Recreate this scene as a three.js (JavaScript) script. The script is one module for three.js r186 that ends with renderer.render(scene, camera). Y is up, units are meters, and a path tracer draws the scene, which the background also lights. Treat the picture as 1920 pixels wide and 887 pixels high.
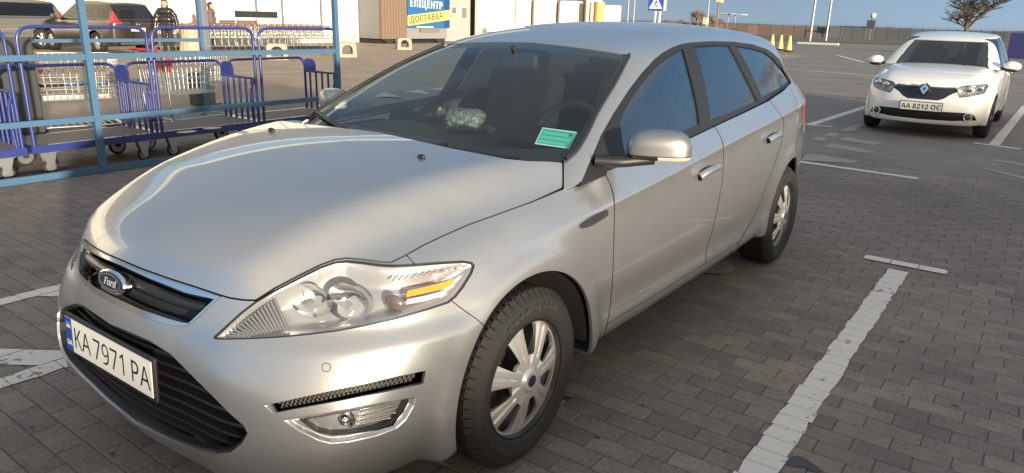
import * as THREE from 'three';
import { mergeGeometries } from 'three/addons/utils/BufferGeometryUtils.js';
import { RoundedBoxGeometry } from 'three/addons/geometries/RoundedBoxGeometry.js';
import { FontLoader } from 'three/addons/loaders/FontLoader.js';
import { TextGeometry } from 'three/addons/geometries/TextGeometry.js';
import { ImprovedNoise } from 'three/addons/math/ImprovedNoise.js';

// ---------------------------------------------------------------- camera, sky, sun, exposure
const scene = new THREE.Scene();
const FPX = 1345.145, PW = 1920, PH = 887;                        // focal length in pixels of the 1920 x 887 photograph
const camera = new THREE.PerspectiveCamera(2 * Math.atan(PH / 2 / FPX) * 180 / Math.PI, PW / PH, 0.05, 3000);
camera.rotation.order = 'YXZ';
camera.position.set(2.13714, 1.49112, 1.81834);
camera.rotation.set(-0.294935, 0.629507, 0.028354);
camera.updateMatrixWorld(true);

const renderer = new THREE.WebGLRenderer({ antialias: true });
renderer.toneMapping = THREE.LinearToneMapping;
renderer.toneMappingExposure = 1.95;
renderer.shadowMap.enabled = true;

const SUN_AZ = 22, SUN_EL = 6.5;                                     // degrees; azimuth from +x (car's left) towards +z
const rad = Math.PI / 180;
const sunDir = new THREE.Vector3(Math.cos(SUN_AZ * rad) * Math.cos(SUN_EL * rad), Math.sin(SUN_EL * rad), Math.sin(SUN_AZ * rad) * Math.cos(SUN_EL * rad));
const sun = new THREE.DirectionalLight(new THREE.Color().setRGB(1, 0.875, 0.69), 5.0);
sun.position.copy(sunDir).multiplyScalar(60); sun.castShadow = true; sun.shadow.radius = 3;
sun.shadow.mapSize.set(4096, 4096);
Object.assign(sun.shadow.camera, { left: -45, right: 45, top: 30, bottom: -30, near: 1, far: 160 });
scene.add(sun); scene.add(sun.target);

// noise helpers (seeded)
const perlin = new ImprovedNoise();
const noise = (x, y, z = 0) => perlin.noise(x + 31.7, y + 11.3, z + 5.1);
const fbm = (x, y, z, o = 5) => { let a = 0, s = 0.5, f = 1; for (let i = 0; i < o; i++) { a += s * noise(x * f, y * f, z * f + i * 7.3); f *= 2.03; s *= 0.5; } return a; };
let seed = 12345;
const rnd = () => { seed = (seed * 1664525 + 1013904223) >>> 0; return seed / 4294967296; };
const clamp = (t, a = 0, b = 1) => Math.min(b, Math.max(a, t));
const mix = (a, b, t) => a + (b - a) * t;
const ss = (a, b, t) => { t = clamp((t - a) / (b - a)); return t * t * (3 - 2 * t); };

// sky: late-afternoon blue, low cloud banks, paler and warmer towards the sun
{
  const w = 1280, h = 640, data = new Float32Array(w * h * 4);
  for (let j = 0; j < h; j++) for (let i = 0; i < w; i++) {
    const el = (0.5 - (j + 0.5) / h) * Math.PI, az = ((i + 0.5) / w - 0.5) * 2 * Math.PI;
    const d = [Math.cos(el) * Math.cos(az), Math.sin(el), Math.cos(el) * Math.sin(az)];
    const cs = d[0] * sunDir.x + d[1] * sunDir.y + d[2] * sunDir.z, up = Math.max(d[1], 0), toSun = Math.max(0, cs);
    const hz = Math.exp(-up * 6.0), haze = Math.exp(-up * 22);
    const side = 1 - Math.abs(cs) ** 1.5; let c = [mix(0.20 - 0.07 * side, 0.36 - 0.13 * side, hz), mix(0.29 + 0.07 * side, 0.425 - 0.01 * side, hz), mix(0.43 + 0.30 * side, 0.485 + 0.17 * side, hz)];
    const veil = 0.85 * ss(0.42, 0.75, up) * (0.85 + 0.6 * fbm(d[0] * 2.2, d[2] * 2.2, 6.1, 4)); c = [mix(c[0], 0.50, veil), mix(c[1], 0.52, veil), mix(c[2], 0.545, veil)];   // grey veil added overhead, out of view, to neutralise the blue shade light
    const f = Math.pow(0.5 + 0.5 * cs, 3.2) * (0.22 + 0.78 * hz), g1 = Math.pow(toSun, 6) * hz, g2 = Math.pow(toSun, 40);
    c = [c[0] + 2.3 * f + 1.2 * g1 + 2.0 * g2, c[1] + 1.8 * f + 0.8 * g1 + 1.4 * g2, c[2] + 1.0 * f + 0.25 * g1 + 0.6 * g2];
    if (d[1] > -0.02) {
      const k = 1 / (up + 0.14), q = fbm(d[0] * k * 1.15 + 2.3, d[2] * k * 1.15 + 0.7, 0.4, 6), q2 = fbm(d[0] * k * 0.5 - 4, d[2] * k * 0.5 + 3, 2.4, 3);
      const bank = ss(0.21, 0.11, up) * ss(0.0, 0.07, up), wc = 0.5 + 0.5 * cs;
      let a = ss(0.03, 0.20, q + 0.20 * bank - 0.20 + 0.25 * q2) * mix(0.30, 0.9, bank) * ss(0.03, 0.10, up);
      const thick = ss(0.06, 0.30, q), lit = mix(1.0, 0.42, thick);
      const cc = [lit * mix(0.42, 1.5, wc * wc), lit * mix(0.45, 1.25, wc * wc), lit * mix(0.50, 0.95, wc * wc)];
      c = c.map((v, m) => mix(v, cc[m], a));
      // long flat layers over the horizon
      const lay = fbm(az * 1.2, el * 26, 8.2, 4) * ss(0.30, 0.02, up); c = c.map((v, m) => v * (1 + lay * [0.55, 0.42, 0.30][m]));
    }
    if (d[1] < 0) { const t = ss(0, -0.05, d[1]); c = [mix(c[0], 0.09, t), mix(c[1], 0.085, t), mix(c[2], 0.08, t)]; }
    const o = ((h - 1 - j) * w + i) * 4;
    data[o] = c[0] * 0.57; data[o + 1] = c[1] * 0.54; data[o + 2] = c[2] * 0.50; data[o + 3] = 1;
  }
  const t = new THREE.DataTexture(data, w, h, THREE.RGBAFormat, THREE.FloatType);
  t.mapping = THREE.EquirectangularReflectionMapping; t.magFilter = t.minFilter = THREE.LinearFilter; t.needsUpdate = true;
  scene.background = t; scene.environment = t;
}

// ---------------------------------------------------------------- photograph pixel <-> world
const camInv = camera.matrixWorld.clone().invert();
const _v = new THREE.Vector3();
function toPx(x, y, z) { _v.set(x, y, z).applyMatrix4(camInv); const d = -_v.z; return [PW / 2 + FPX * _v.x / d, PH / 2 - FPX * _v.y / d, d]; }
function pxDir(u, v) { return new THREE.Vector3((u - PW / 2) / FPX, -(v - PH / 2) / FPX, -1).transformDirection(camera.matrixWorld); }
function pxOn(u, v, n, c) { const d = pxDir(u, v), o = camera.position, t = (c - (n[0] * o.x + n[1] * o.y + n[2] * o.z)) / (n[0] * d.x + n[1] * d.y + n[2] * d.z); return o.clone().addScaledVector(d, t); }
const onGround = (u, v, y = 0) => pxOn(u, v, [0, 1, 0], y);

// ---------------------------------------------------------------- object helpers
const used = {};
function numbered(n) { used[n] = (used[n] || 0) + 1; return used[n] === 1 ? n : n + '_' + String(used[n] - 1).padStart(3, '0'); }
function tag(o, label, category, group) { o.userData.label = label; o.userData.category = category; if (group) o.userData.group = group; return o; }
function thing(name, label, category, group) { const g = new THREE.Group(); g.name = numbered(name); scene.add(g); return tag(g, label, category, group); }
function part(name, geo, mat, parent) {
  const m = new THREE.Mesh(Array.isArray(geo) ? merged(geo) : geo, mat); m.name = parent === scene ? numbered(name) : name;
  m.castShadow = m.receiveShadow = true; parent.add(m); return m;
}
function structure(name, geo, mat) { const m = part(name, geo, mat, scene); m.userData.kind = 'structure'; return m; }
function copyThing(o, label, group) { const c = o.clone(); c.name = numbered(o.name.replace(/_\d{3}$/, '')); c.userData = { ...o.userData }; if (label) c.userData.label = label; if (group) c.userData.group = group; scene.add(c); return c; }
function merged(list) {
  const gs = list.map(g => { const q = g.index ? g.toNonIndexed() : g; for (const k of Object.keys(q.attributes)) if (!['position', 'normal', 'uv'].includes(k)) q.deleteAttribute(k);
    if (!q.attributes.uv) q.setAttribute('uv', new THREE.BufferAttribute(new Float32Array(q.attributes.position.count * 2), 2)); return q; });
  return mergeGeometries(gs, false);
}
const V = (x, y, z) => new THREE.Vector3(x, y, z);
function box(w, h, d, x = 0, y = 0, z = 0, r = 0) { const g = r ? new RoundedBoxGeometry(w, h, d, 2, r) : new THREE.BoxGeometry(w, h, d); return g.translate(x, y, z); }
function rod(a, b, r, r2 = r, seg = 10) { const d = b.clone().sub(a), g = new THREE.CylinderGeometry(r2, r, d.length(), seg); g.translate(0, d.length() / 2, 0); g.applyQuaternion(new THREE.Quaternion().setFromUnitVectors(V(0, 1, 0), d.normalize())); return g.translate(a.x, a.y, a.z); }
function bar(a, b, w, h, up = V(0, 1, 0)) { const d = b.clone().sub(a), L = d.length(), m = new THREE.Matrix4(); const zt = d.clone().normalize(), xt = up.clone().cross(zt).normalize(), yt = zt.clone().cross(xt); m.makeBasis(xt, yt, zt); const g = new THREE.BoxGeometry(w, h, L); g.applyMatrix4(m); const c = a.clone().add(b).multiplyScalar(0.5); return g.translate(c.x, c.y, c.z); }
function pipe(pts, r, seg = 8, n = 0, fillet = 0, closed = false) {
  let curve;
  if (fillet) { const cp = new THREE.CurvePath(); let prev = pts[0].clone();
    for (let i = 1; i < pts.length - 1; i++) { const a = pts[i].clone().sub(prev), b = pts[i + 1].clone().sub(pts[i]); const f = Math.min(fillet, a.length() * 0.49 + (i === 1 ? fillet : 0), b.length() * 0.5); const p1 = pts[i].clone().addScaledVector(a.normalize(), -f), p2 = pts[i].clone().addScaledVector(b.normalize(), f);
      cp.add(new THREE.LineCurve3(prev, p1)); cp.add(new THREE.QuadraticBezierCurve3(p1, pts[i].clone(), p2)); prev = p2; }
    cp.add(new THREE.LineCurve3(prev, pts[pts.length - 1].clone()));
    const all = []; for (const c of cp.curves) { const k = c.isLineCurve3 ? 1 : 6; for (let i = 0; i <= k; i++) { const q = c.getPoint(i / k); if (!all.length || q.distanceTo(all[all.length - 1]) > 1e-4) all.push(q); } }
    return tubePoly(all, r, seg);
  }
  curve = new THREE.CatmullRomCurve3(pts, closed, 'centripetal');
  return new THREE.TubeGeometry(curve, n || pts.length * 4, r, seg, closed);
}
function tubePoly(pts, r, seg) {
  const P = [], N = [], I = []; let nrm = null;
  for (let i = 0; i < pts.length; i++) {
    const t = (i < pts.length - 1 ? pts[i + 1].clone().sub(pts[i]).normalize() : V(0, 0, 0)).add(i > 0 ? pts[i].clone().sub(pts[i - 1]).normalize() : V(0, 0, 0)).normalize();
    if (!nrm) { nrm = Math.abs(t.y) < 0.9 ? V(0, 1, 0) : V(1, 0, 0); }
    nrm = nrm.clone().addScaledVector(t, -nrm.dot(t)).normalize(); const bn = t.clone().cross(nrm);
    for (let k = 0; k < seg; k++) { const a = k / seg * 2 * Math.PI, q = nrm.clone().multiplyScalar(Math.cos(a)).addScaledVector(bn, Math.sin(a)); N.push(q.x, q.y, q.z); P.push(pts[i].x + q.x * r, pts[i].y + q.y * r, pts[i].z + q.z * r); }
    if (i) for (let k = 0; k < seg; k++) { const a = (i - 1) * seg + k, b = (i - 1) * seg + (k + 1) % seg, c = a + seg, d = b + seg; I.push(a, b, c, b, d, c); }
  }
  const g = new THREE.BufferGeometry(); g.setAttribute('position', new THREE.Float32BufferAttribute(P, 3)); g.setAttribute('normal', new THREE.Float32BufferAttribute(N, 3)); g.setIndex(I); return g;
}
function shapeOf(pts) { const s = new THREE.Shape(); pts.forEach(([x, y], i) => i ? s.lineTo(x, y) : s.moveTo(x, y)); s.closePath(); return s; }
function extrude(pts, depth, bevel = 0, holes = []) { const s = shapeOf(pts); for (const h of holes) s.holes.push(new THREE.Path(h.map(q => new THREE.Vector2(q[0], q[1])))); return new THREE.ExtrudeGeometry(s, { depth, bevelEnabled: bevel > 0, bevelThickness: bevel, bevelSize: bevel, bevelSegments: 2, curveSegments: 12 }); }

// natural cubic spline through a table
function spline(tab) {
  const n = tab.length, X = tab.map(q => q[0]), Y = tab.map(q => q[1]), a = new Float64Array(n), u = new Float64Array(n);
  if (X[0] > X[n - 1]) { X.reverse(); Y.reverse(); }
  for (let i = 1; i < n - 1; i++) { const s = (X[i] - X[i - 1]) / (X[i + 1] - X[i - 1]), p = s * a[i - 1] + 2; a[i] = (s - 1) / p; u[i] = (Y[i + 1] - Y[i]) / (X[i + 1] - X[i]) - (Y[i] - Y[i - 1]) / (X[i] - X[i - 1]); u[i] = (6 * u[i] / (X[i + 1] - X[i - 1]) - s * u[i - 1]) / p; }
  for (let k = n - 2; k >= 0; k--) a[k] = a[k] * a[k + 1] + u[k];
  return t => {
    if (t <= X[0]) { const h = X[1] - X[0]; return Y[0] + (t - X[0]) * ((Y[1] - Y[0]) / h - h * (2 * a[0] + a[1]) / 6); }
    if (t >= X[n - 1]) { const h = X[n - 1] - X[n - 2]; return Y[n - 1] + (t - X[n - 1]) * ((Y[n - 1] - Y[n - 2]) / h + h * (a[n - 2] + 2 * a[n - 1]) / 6); }
    let lo = 0, hi = n - 1; while (hi - lo > 1) { const m = (lo + hi) >> 1; if (X[m] > t) hi = m; else lo = m; }
    const h = X[hi] - X[lo], A = (X[hi] - t) / h, B = (t - X[lo]) / h;
    return A * Y[lo] + B * Y[hi] + ((A * A * A - A) * a[lo] + (B * B * B - B) * a[hi]) * h * h / 6;
  };
}
const sp = (t, w) => t > 30 * w ? t : w * Math.log(1 + Math.exp(t / w));
const smax = (a, b, r) => 0.5 * (a + b + Math.sqrt((a - b) * (a - b) + r * r));
const smin = (a, b, r) => 0.5 * (a + b - Math.sqrt((a - b) * (a - b) + r * r));

// ---------------------------------------------------------------- shell surfaces: a field F(x, y, z) = 0 sampled along rays from an inner spine, then cut into panels
function castF(F, o, d, tmax) {
  let t0 = 0, f0 = F(o[0], o[1], o[2]), t1, f; const st = 0.07, at = t => F(o[0] + d[0] * t, o[1] + d[1] * t, o[2] + d[2] * t);
  for (t1 = st; t1 < tmax; t1 += st) {
    f = at(t1);
    if (f > 0) {                                                     // Illinois false position
      let side = 0; for (let k = 0; k < 9; k++) { const tm = t0 + (t1 - t0) * clamp(-f0 / (f - f0 || 1e-9), 0.02, 0.98), fm = at(tm); if (Math.abs(fm) < 2e-6) return tm; if (fm > 0) { t1 = tm; f = fm; if (side === 1) f0 *= 0.5; side = 1; } else { t0 = tm; f0 = fm; if (side === -1) f *= 0.5; side = -1; } }
      return t0 + (t1 - t0) * clamp(-f0 / (f - f0 || 1e-9));
    }
    t0 = t1; f0 = f;
  }
  return tmax;
}
function gradF(F, x, y, z) { const e = 5e-4; let a = F(x + e, y, z) - F(x - e, y, z), b = F(x, y + e, z) - F(x, y - e, z), c = F(x, y, z + e) - F(x, y, z - e); const l = Math.hypot(a, b, c) || 1; return [a / l, b / l, c / l]; }
// rows: array of arrays of {o, d}; returns an indexed half shell with normals and photo pixels
function shell(F, rows, tmax = 2.2) {
  const nr = rows.length, nc = rows[0].length, P = new Float32Array(nr * nc * 3), N = new Float32Array(nr * nc * 3), U = new Float32Array(nr * nc * 3), I = [];
  for (let i = 0; i < nr; i++) for (let j = 0; j < nc; j++) {
    const { o, d } = rows[i][j], t = castF(F, o, d, tmax), k = (i * nc + j) * 3, x = o[0] + d[0] * t, y = o[1] + d[1] * t, z = o[2] + d[2] * t, n = gradF(F, x, y, z);
    P.set([x, y, z], k); N.set(n, k);
    if (i && j) { const a = (i - 1) * nc + j - 1, b = a + 1, c = a + nc, e = c + 1; I.push(a, c, b, b, c, e); }
  }
  for (let q = 0; q < I.length; q += 3) { const a = I[q] * 3, b = I[q + 1] * 3, c = I[q + 2] * 3, e = [0, 1, 2].map(m => P[b + m] - P[a + m]), g = [0, 1, 2].map(m => P[c + m] - P[a + m]); const s = (e[1] * g[2] - e[2] * g[1]) * N[a] + (e[2] * g[0] - e[0] * g[2]) * N[a + 1] + (e[0] * g[1] - e[1] * g[0]) * N[a + 2]; if (s < 0) { const t = I[q + 1]; I[q + 1] = I[q + 2]; I[q + 2] = t; } }
  return { P, N, I };
}
function localPx(S, place) { const n = S.P.length / 3; S.U = new Float32Array(n * 3); for (let i = 0; i < n; i++) { const q = place ? place(S.P[i * 3], S.P[i * 3 + 1], S.P[i * 3 + 2]) : [S.P[i * 3], S.P[i * 3 + 1], S.P[i * 3 + 2]]; S.U.set(toPx(...q), i * 3); } return S; }
// signed distance (photo pixels, positive inside) to a closed outline
function outline(pts, smooth = 0) {
  if (smooth) pts = new THREE.CatmullRomCurve3(pts.map(q => V(q[0], q[1], 0)), true, 'centripetal').getPoints(pts.length * smooth).slice(0, -1).map(q => [q.x, q.y]);
  const n = pts.length; let x0 = 1e9, x1 = -1e9, y0 = 1e9, y1 = -1e9; for (const q of pts) { x0 = Math.min(x0, q[0]); x1 = Math.max(x1, q[0]); y0 = Math.min(y0, q[1]); y1 = Math.max(y1, q[1]); }
  const f = (u, v) => {
    const ox = Math.max(x0 - u, u - x1, 0), oy = Math.max(y0 - v, v - y1, 0); if (ox > 40 || oy > 40) return -Math.hypot(ox, oy) - 1;
    let d = 1e18, s = false;
    for (let i = 0, j = n - 1; i < n; j = i++) { const a = pts[i], b = pts[j], ex = b[0] - a[0], ey = b[1] - a[1], wx = u - a[0], wy = v - a[1], t = clamp((wx * ex + wy * ey) / (ex * ex + ey * ey || 1)); const dx = wx - ex * t, dy = wy - ey * t; d = Math.min(d, dx * dx + dy * dy); if ((a[1] > v) !== (b[1] > v) && u < (b[0] - a[0]) * (v - a[1]) / (b[1] - a[1]) + a[0]) s = !s; }
    return Math.sqrt(d) * (s ? 1 : -1);
  };
  f.pts = pts; return f;
}
// signed distance to an open polyline, positive on its right hand side when walking along it in picture coordinates (v down)
function rightOf(pts, smooth = 0) {
  if (smooth) pts = new THREE.CatmullRomCurve3(pts.map(q => V(q[0], q[1], 0)), false, 'centripetal').getPoints(pts.length * smooth).map(q => [q.x, q.y]);
  return (u, v) => { let best = 1e18, sg = 1; for (let i = 0; i < pts.length - 1; i++) { const a = pts[i], b = pts[i + 1], ex = b[0] - a[0], ey = b[1] - a[1], wx = u - a[0], wy = v - a[1]; let t = (wx * ex + wy * ey) / (ex * ex + ey * ey); if (i > 0) t = Math.max(t, 0); if (i < pts.length - 2) t = Math.min(t, 1); const dx = wx - ex * t, dy = wy - ey * t, d = dx * dx + dy * dy; if (d < best) { best = d; sg = ex * wy - ey * wx > 0 ? 1 : -1; } } return Math.sqrt(best) * sg; };
}
// keep the part of a shell where field > 0 (triangles near the cut are refined first); optional offset along the normal, inward flange at the cut edge
function cut(S, field, { off = 0, flange = 0.012, mirror = true, disp = null, fine = null, levels = 2 } = {}) {
  const n0 = S.P.length / 3, P = Array.from(S.P), N = Array.from(S.N), U = S.U ? Array.from(S.U) : null, f = [];
  const ev = i => { const q = i * 3; return field(P[q], P[q + 1], P[q + 2], U ? U[q] : 0, U ? U[q + 1] : 0, U ? U[q + 2] : 1); };
  for (let i = 0; i < n0; i++) f[i] = ev(i);
  const half = new Map(), KEY = 4000000;
  const split = (i, j) => { const key = i < j ? i * KEY + j : j * KEY + i; let k = half.get(key); if (k === undefined) { k = P.length / 3; half.set(key, k); let nn = [0, 0, 0], pp = [0, 0, 0]; for (let m = 0; m < 3; m++) { pp[m] = (P[i * 3 + m] + P[j * 3 + m]) / 2; nn[m] = N[i * 3 + m] + N[j * 3 + m]; } const l = Math.hypot(...nn) || 1; P.push(...pp); N.push(nn[0] / l, nn[1] / l, nn[2] / l); if (U) { if (S.place) U.push(...toPx(...S.place(...pp))); else U.push(...toPx(...pp)); } f[k] = ev(k); } return k; };
  const tris = [];
  const visit = (a, b, c, lv) => {
    const fa = f[a], fb = f[b], fc = f[c], lo = Math.min(fa, fb, fc), hi = Math.max(fa, fb, fc), e = Math.max(Math.abs(P[a * 3] - P[b * 3]) + Math.abs(P[a * 3 + 1] - P[b * 3 + 1]) + Math.abs(P[a * 3 + 2] - P[b * 3 + 2]), Math.abs(P[a * 3] - P[c * 3]) + Math.abs(P[a * 3 + 1] - P[c * 3 + 1]) + Math.abs(P[a * 3 + 2] - P[c * 3 + 2]));
    if (hi < -e * 1.2) return;
    if (lv > 0 && (lo < e * 0.9 && hi > -e * 0.9 && Math.min(Math.abs(lo), Math.abs(hi)) < e || (fine && U && fine(U[a * 3], U[a * 3 + 1])))) { const ab = split(a, b), bc = split(b, c), ca = split(c, a); visit(a, ab, ca, lv - 1); visit(ab, b, bc, lv - 1); visit(ca, bc, c, lv - 1); visit(ab, bc, ca, lv - 1); return; }
    if (hi > 0) tris.push(a, b, c);
  };
  for (let q = 0; q < S.I.length; q += 3) visit(S.I[q], S.I[q + 1], S.I[q + 2], levels);
  const pos = [], nor = [], map = new Map(), edge = new Map(), idx = [], onCut = [];
  const dOff = i => disp ? disp(U[i * 3], U[i * 3 + 1]) : off;
  const put = i => { let k = map.get(i); if (k === undefined) { k = pos.length / 3; map.set(i, k); const q = i * 3, o = dOff(i); pos.push(P[q] + N[q] * o, P[q + 1] + N[q + 1] * o, P[q + 2] + N[q + 2] * o); nor.push(N[q], N[q + 1], N[q + 2]); onCut.push(false); } return k; };
  const mid = (i, j) => { const key = i < j ? i * KEY + j : j * KEY + i; let k = edge.get(key); if (k === undefined) { if (i > j) [i, j] = [j, i]; const t = clamp(f[i] / (f[i] - f[j]), 0.001, 0.999); k = pos.length / 3; edge.set(key, k); const a = i * 3, b = j * 3, oa = dOff(i), ob = dOff(j); let nn = []; for (let m = 0; m < 3; m++) { pos.push(mix(P[a + m] + N[a + m] * oa, P[b + m] + N[b + m] * ob, t)); nn.push(mix(N[a + m], N[b + m], t)); } const l = Math.hypot(...nn) || 1; nor.push(nn[0] / l, nn[1] / l, nn[2] / l); onCut.push(true); } return k; };
  for (let q = 0; q < tris.length; q += 3) {
    const t = [tris[q], tris[q + 1], tris[q + 2]], inn = t.map(i => f[i] > 0), c = inn[0] + inn[1] + inn[2];
    if (!c) continue;
    if (c === 3) { idx.push(put(t[0]), put(t[1]), put(t[2])); continue; }
    let k = c === 1 ? inn.indexOf(true) : inn.indexOf(false); const a = t[k], b = t[(k + 1) % 3], e = t[(k + 2) % 3];
    if (c === 1) idx.push(put(a), mid(a, b), mid(a, e));
    else { const m1 = mid(a, b), m2 = mid(a, e), pb = put(b), pe = put(e); idx.push(m1, pb, pe, m1, pe, m2); }
  }
  const QP = Float32Array.from(pos); let QN = Float32Array.from(nor);
  if (disp) QN = remakeNormals(QP, idx, QN);
  let allP = Array.from(QP), allN = Array.from(QN), allI = idx.slice();
  if (flange) {
    const cnt = new Map(); for (let q = 0; q < idx.length; q += 3) for (let m = 0; m < 3; m++) { const a = idx[q + m], b = idx[q + (m + 1) % 3]; if (onCut[a] && onCut[b]) { const key = a < b ? a + '_' + b : b + '_' + a; cnt.has(key) ? cnt.set(key, null) : cnt.set(key, [a, b]); } }
    for (const e of cnt.values()) if (e) { const [a, b] = e, A = V(QP[a * 3], QP[a * 3 + 1], QP[a * 3 + 2]), B = V(QP[b * 3], QP[b * 3 + 1], QP[b * 3 + 2]), na = V(QN[a * 3], QN[a * 3 + 1], QN[a * 3 + 2]), nb = V(QN[b * 3], QN[b * 3 + 1], QN[b * 3 + 2]);
      const A2 = A.clone().addScaledVector(na, -flange), B2 = B.clone().addScaledVector(nb, -flange), fn = B.clone().sub(A).cross(na).normalize(), k = allP.length / 3;
      for (const p of [A, B, A2, B2]) { allP.push(p.x, p.y, p.z); allN.push(fn.x, fn.y, fn.z); } allI.push(k, k + 2, k + 1, k + 1, k + 2, k + 3); }
  }
  const make = sgn => { const g = new THREE.BufferGeometry(), p = new Float32Array(allP.length), m = new Float32Array(allN.length), uv = new Float32Array(allP.length / 3 * 2); for (let i = 0; i < p.length; i += 3) { p[i] = allP[i] * sgn; p[i + 1] = allP[i + 1]; p[i + 2] = allP[i + 2]; m[i] = allN[i] * sgn; m[i + 1] = allN[i + 1]; m[i + 2] = allN[i + 2]; uv[i / 3 * 2] = p[i + 2] + p[i] * 0.7; uv[i / 3 * 2 + 1] = p[i + 1] + p[i] * 0.3; }
    const I = allI.slice(); if (sgn < 0) for (let i = 0; i < I.length; i += 3) { const q = I[i + 1]; I[i + 1] = I[i + 2]; I[i + 2] = q; }
    g.setAttribute('position', new THREE.BufferAttribute(p, 3)); g.setAttribute('normal', new THREE.BufferAttribute(m, 3)); g.setAttribute('uv', new THREE.BufferAttribute(uv, 2)); g.setIndex(I); return g; };
  return [make(1), mirror ? make(-1) : null];
}
function remakeNormals(P, idx, N0) {
  const N = new Float32Array(P.length); const a = V(), b = V(), c = V();
  for (let q = 0; q < idx.length; q += 3) { const [i, j, k] = [idx[q] * 3, idx[q + 1] * 3, idx[q + 2] * 3]; a.set(P[i], P[i + 1], P[i + 2]); b.set(P[j], P[j + 1], P[j + 2]).sub(a); c.set(P[k], P[k + 1], P[k + 2]).sub(a); b.cross(c); const s = b.x * N0[i] + b.y * N0[i + 1] + b.z * N0[i + 2] < 0 ? -1 : 1; for (const m of [i, j, k]) { N[m] += b.x * s; N[m + 1] += b.y * s; N[m + 2] += b.z * s; } }
  for (let i = 0; i < N.length; i += 3) { const l = Math.hypot(N[i], N[i + 1], N[i + 2]); if (l > 1e-12) { N[i] /= l; N[i + 1] /= l; N[i + 2] /= l; } else { N[i] = N0[i]; N[i + 1] = N0[i + 1]; N[i + 2] = N0[i + 2]; } }
  return N;
}
// ================================================================ ground: concrete block paving, painted marks
function noiseTex(size, fn, srgb = false, rep = 1) { const d = new Uint8Array(size * size * 4); for (let j = 0; j < size; j++) for (let i = 0; i < size; i++) { const c = fn(i / size, j / size), o = (j * size + i) * 4; for (let m = 0; m < 3; m++) d[o + m] = clamp((Array.isArray(c) ? c[m] : c), 0, 1) * 255; d[o + 3] = 255; } const t = new THREE.DataTexture(d, size, size); t.wrapS = t.wrapT = THREE.RepeatWrapping; t.magFilter = THREE.LinearFilter; t.minFilter = THREE.LinearMipmapLinearFilter; t.generateMipmaps = true; t.anisotropy = 8; if (srgb) t.colorSpace = THREE.SRGBColorSpace; t.repeat.set(rep, rep); t.needsUpdate = true; return t; }
const tileFbm = (u, v, f, o, s = 0) => { let a = 0, w = 0.5, q = f; for (let i = 0; i < o; i++) { const X = u * q, Y = v * q; const n = (x, y) => noise(x, y, s + i * 3.7); const tu = u, tv = v; a += w * (n(X, Y) * (1 - tu) * (1 - tv) + n(X - q, Y) * tu * (1 - tv) + n(X, Y - q) * (1 - tu) * tv + n(X - q, Y - q) * tu * tv); q *= 2; w *= 0.55; } return a; };
const gritTex = noiseTex(256, (u, v) => { const a = tileFbm(u, v, 40, 3), b = tileFbm(u, v, 5, 3, 9); const g = 0.80 + a * 0.55 + b * 0.35; return [g, g * 0.985, g * 0.965]; });
const gritBump = noiseTex(256, (u, v) => 0.5 + tileFbm(u, v, 64, 3, 4) * 0.9);
const stainTex = noiseTex(512, (u, v) => { const b = tileFbm(u, v, 6, 4, 2), c = tileFbm(u, v, 24, 3, 7); const g = 0.84 + b * 0.42 + c * 0.30; return [g, g * 0.99, g * 0.975]; });
const PAVE = [[0.234, 0.204, 0.179], [0.217, 0.191, 0.168], [0.254, 0.221, 0.193], [0.236, 0.200, 0.176], [0.203, 0.180, 0.160], [0.245, 0.208, 0.184]];
const TONES = [[0.165, 0.147, 0.132], [0.190, 0.168, 0.149], [0.200, 0.178, 0.158], [0.213, 0.188, 0.166], [0.231, 0.201, 0.177], [0.241, 0.206, 0.182], [0.250, 0.218, 0.191], [0.262, 0.228, 0.199]];
const paverMats = TONES.map(c => new THREE.MeshStandardMaterial({ color: new THREE.Color().setRGB(...c), map: gritTex, bumpMap: gritBump, bumpScale: 0.0012, roughness: 0.82 }));
const PX = 0.2, PZ = 0.1;
function paverGeo(k) {                                               // chamfered block, top at y = 0, uv in metres with its own offset
  const a = PX / 2 - 0.0018, b = PZ / 2 - 0.0018, c = 0.0026, P = [], I = [], UV = [], ring = [[a, -0.03, b], [a, -0.0022, b], [a - c, 0, b - c]];
  const corner = (r, i) => [(i === 0 || i === 3 ? 1 : -1) * r[0], r[1], (i < 2 ? 1 : -1) * r[2]];
  const quad = (p, q, r, s) => { const n = P.length / 3; for (const w of [p, q, r, s]) { P.push(...w); UV.push((w[0] + k * 0.37) * 1.6 + w[1], (w[2] + k * 0.61) * 1.6 + w[1]); } I.push(n, n + 1, n + 2, n, n + 2, n + 3); };
  for (let l = 0; l < 2; l++) for (let i = 0; i < 4; i++) { const j = (i + 1) % 4; quad(corner(ring[l], i), corner(ring[l + 1], i), corner(ring[l + 1], j), corner(ring[l], j)); }
  quad(corner(ring[2], 0), corner(ring[2], 3), corner(ring[2], 2), corner(ring[2], 1));
  const g = new THREE.BufferGeometry(); g.setAttribute('position', new THREE.Float32BufferAttribute(P, 3)); g.setAttribute('uv', new THREE.Float32BufferAttribute(UV, 2)); g.setIndex(I); const q = g.toNonIndexed(); q.computeVertexNormals();
  const p = q.attributes.position, n = q.attributes.normal; for (let i = 0; i < p.count; i += 3) if (n.getX(i) * p.getX(i) + n.getZ(i) * p.getZ(i) + (n.getY(i) < -0.5 ? -1 : n.getY(i) * 0.02) < 0) { for (const A0 of [q.attributes.position, q.attributes.uv]) { const s = A0.itemSize; for (let m = 0; m < s; m++) { const t = A0.array[(i + 1) * s + m]; A0.array[(i + 1) * s + m] = A0.array[(i + 2) * s + m]; A0.array[(i + 2) * s + m] = t; } } } q.computeVertexNormals();
  return q;
}
const paverGeos = [0, 1, 2, 3, 4, 5].map(paverGeo);
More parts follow.
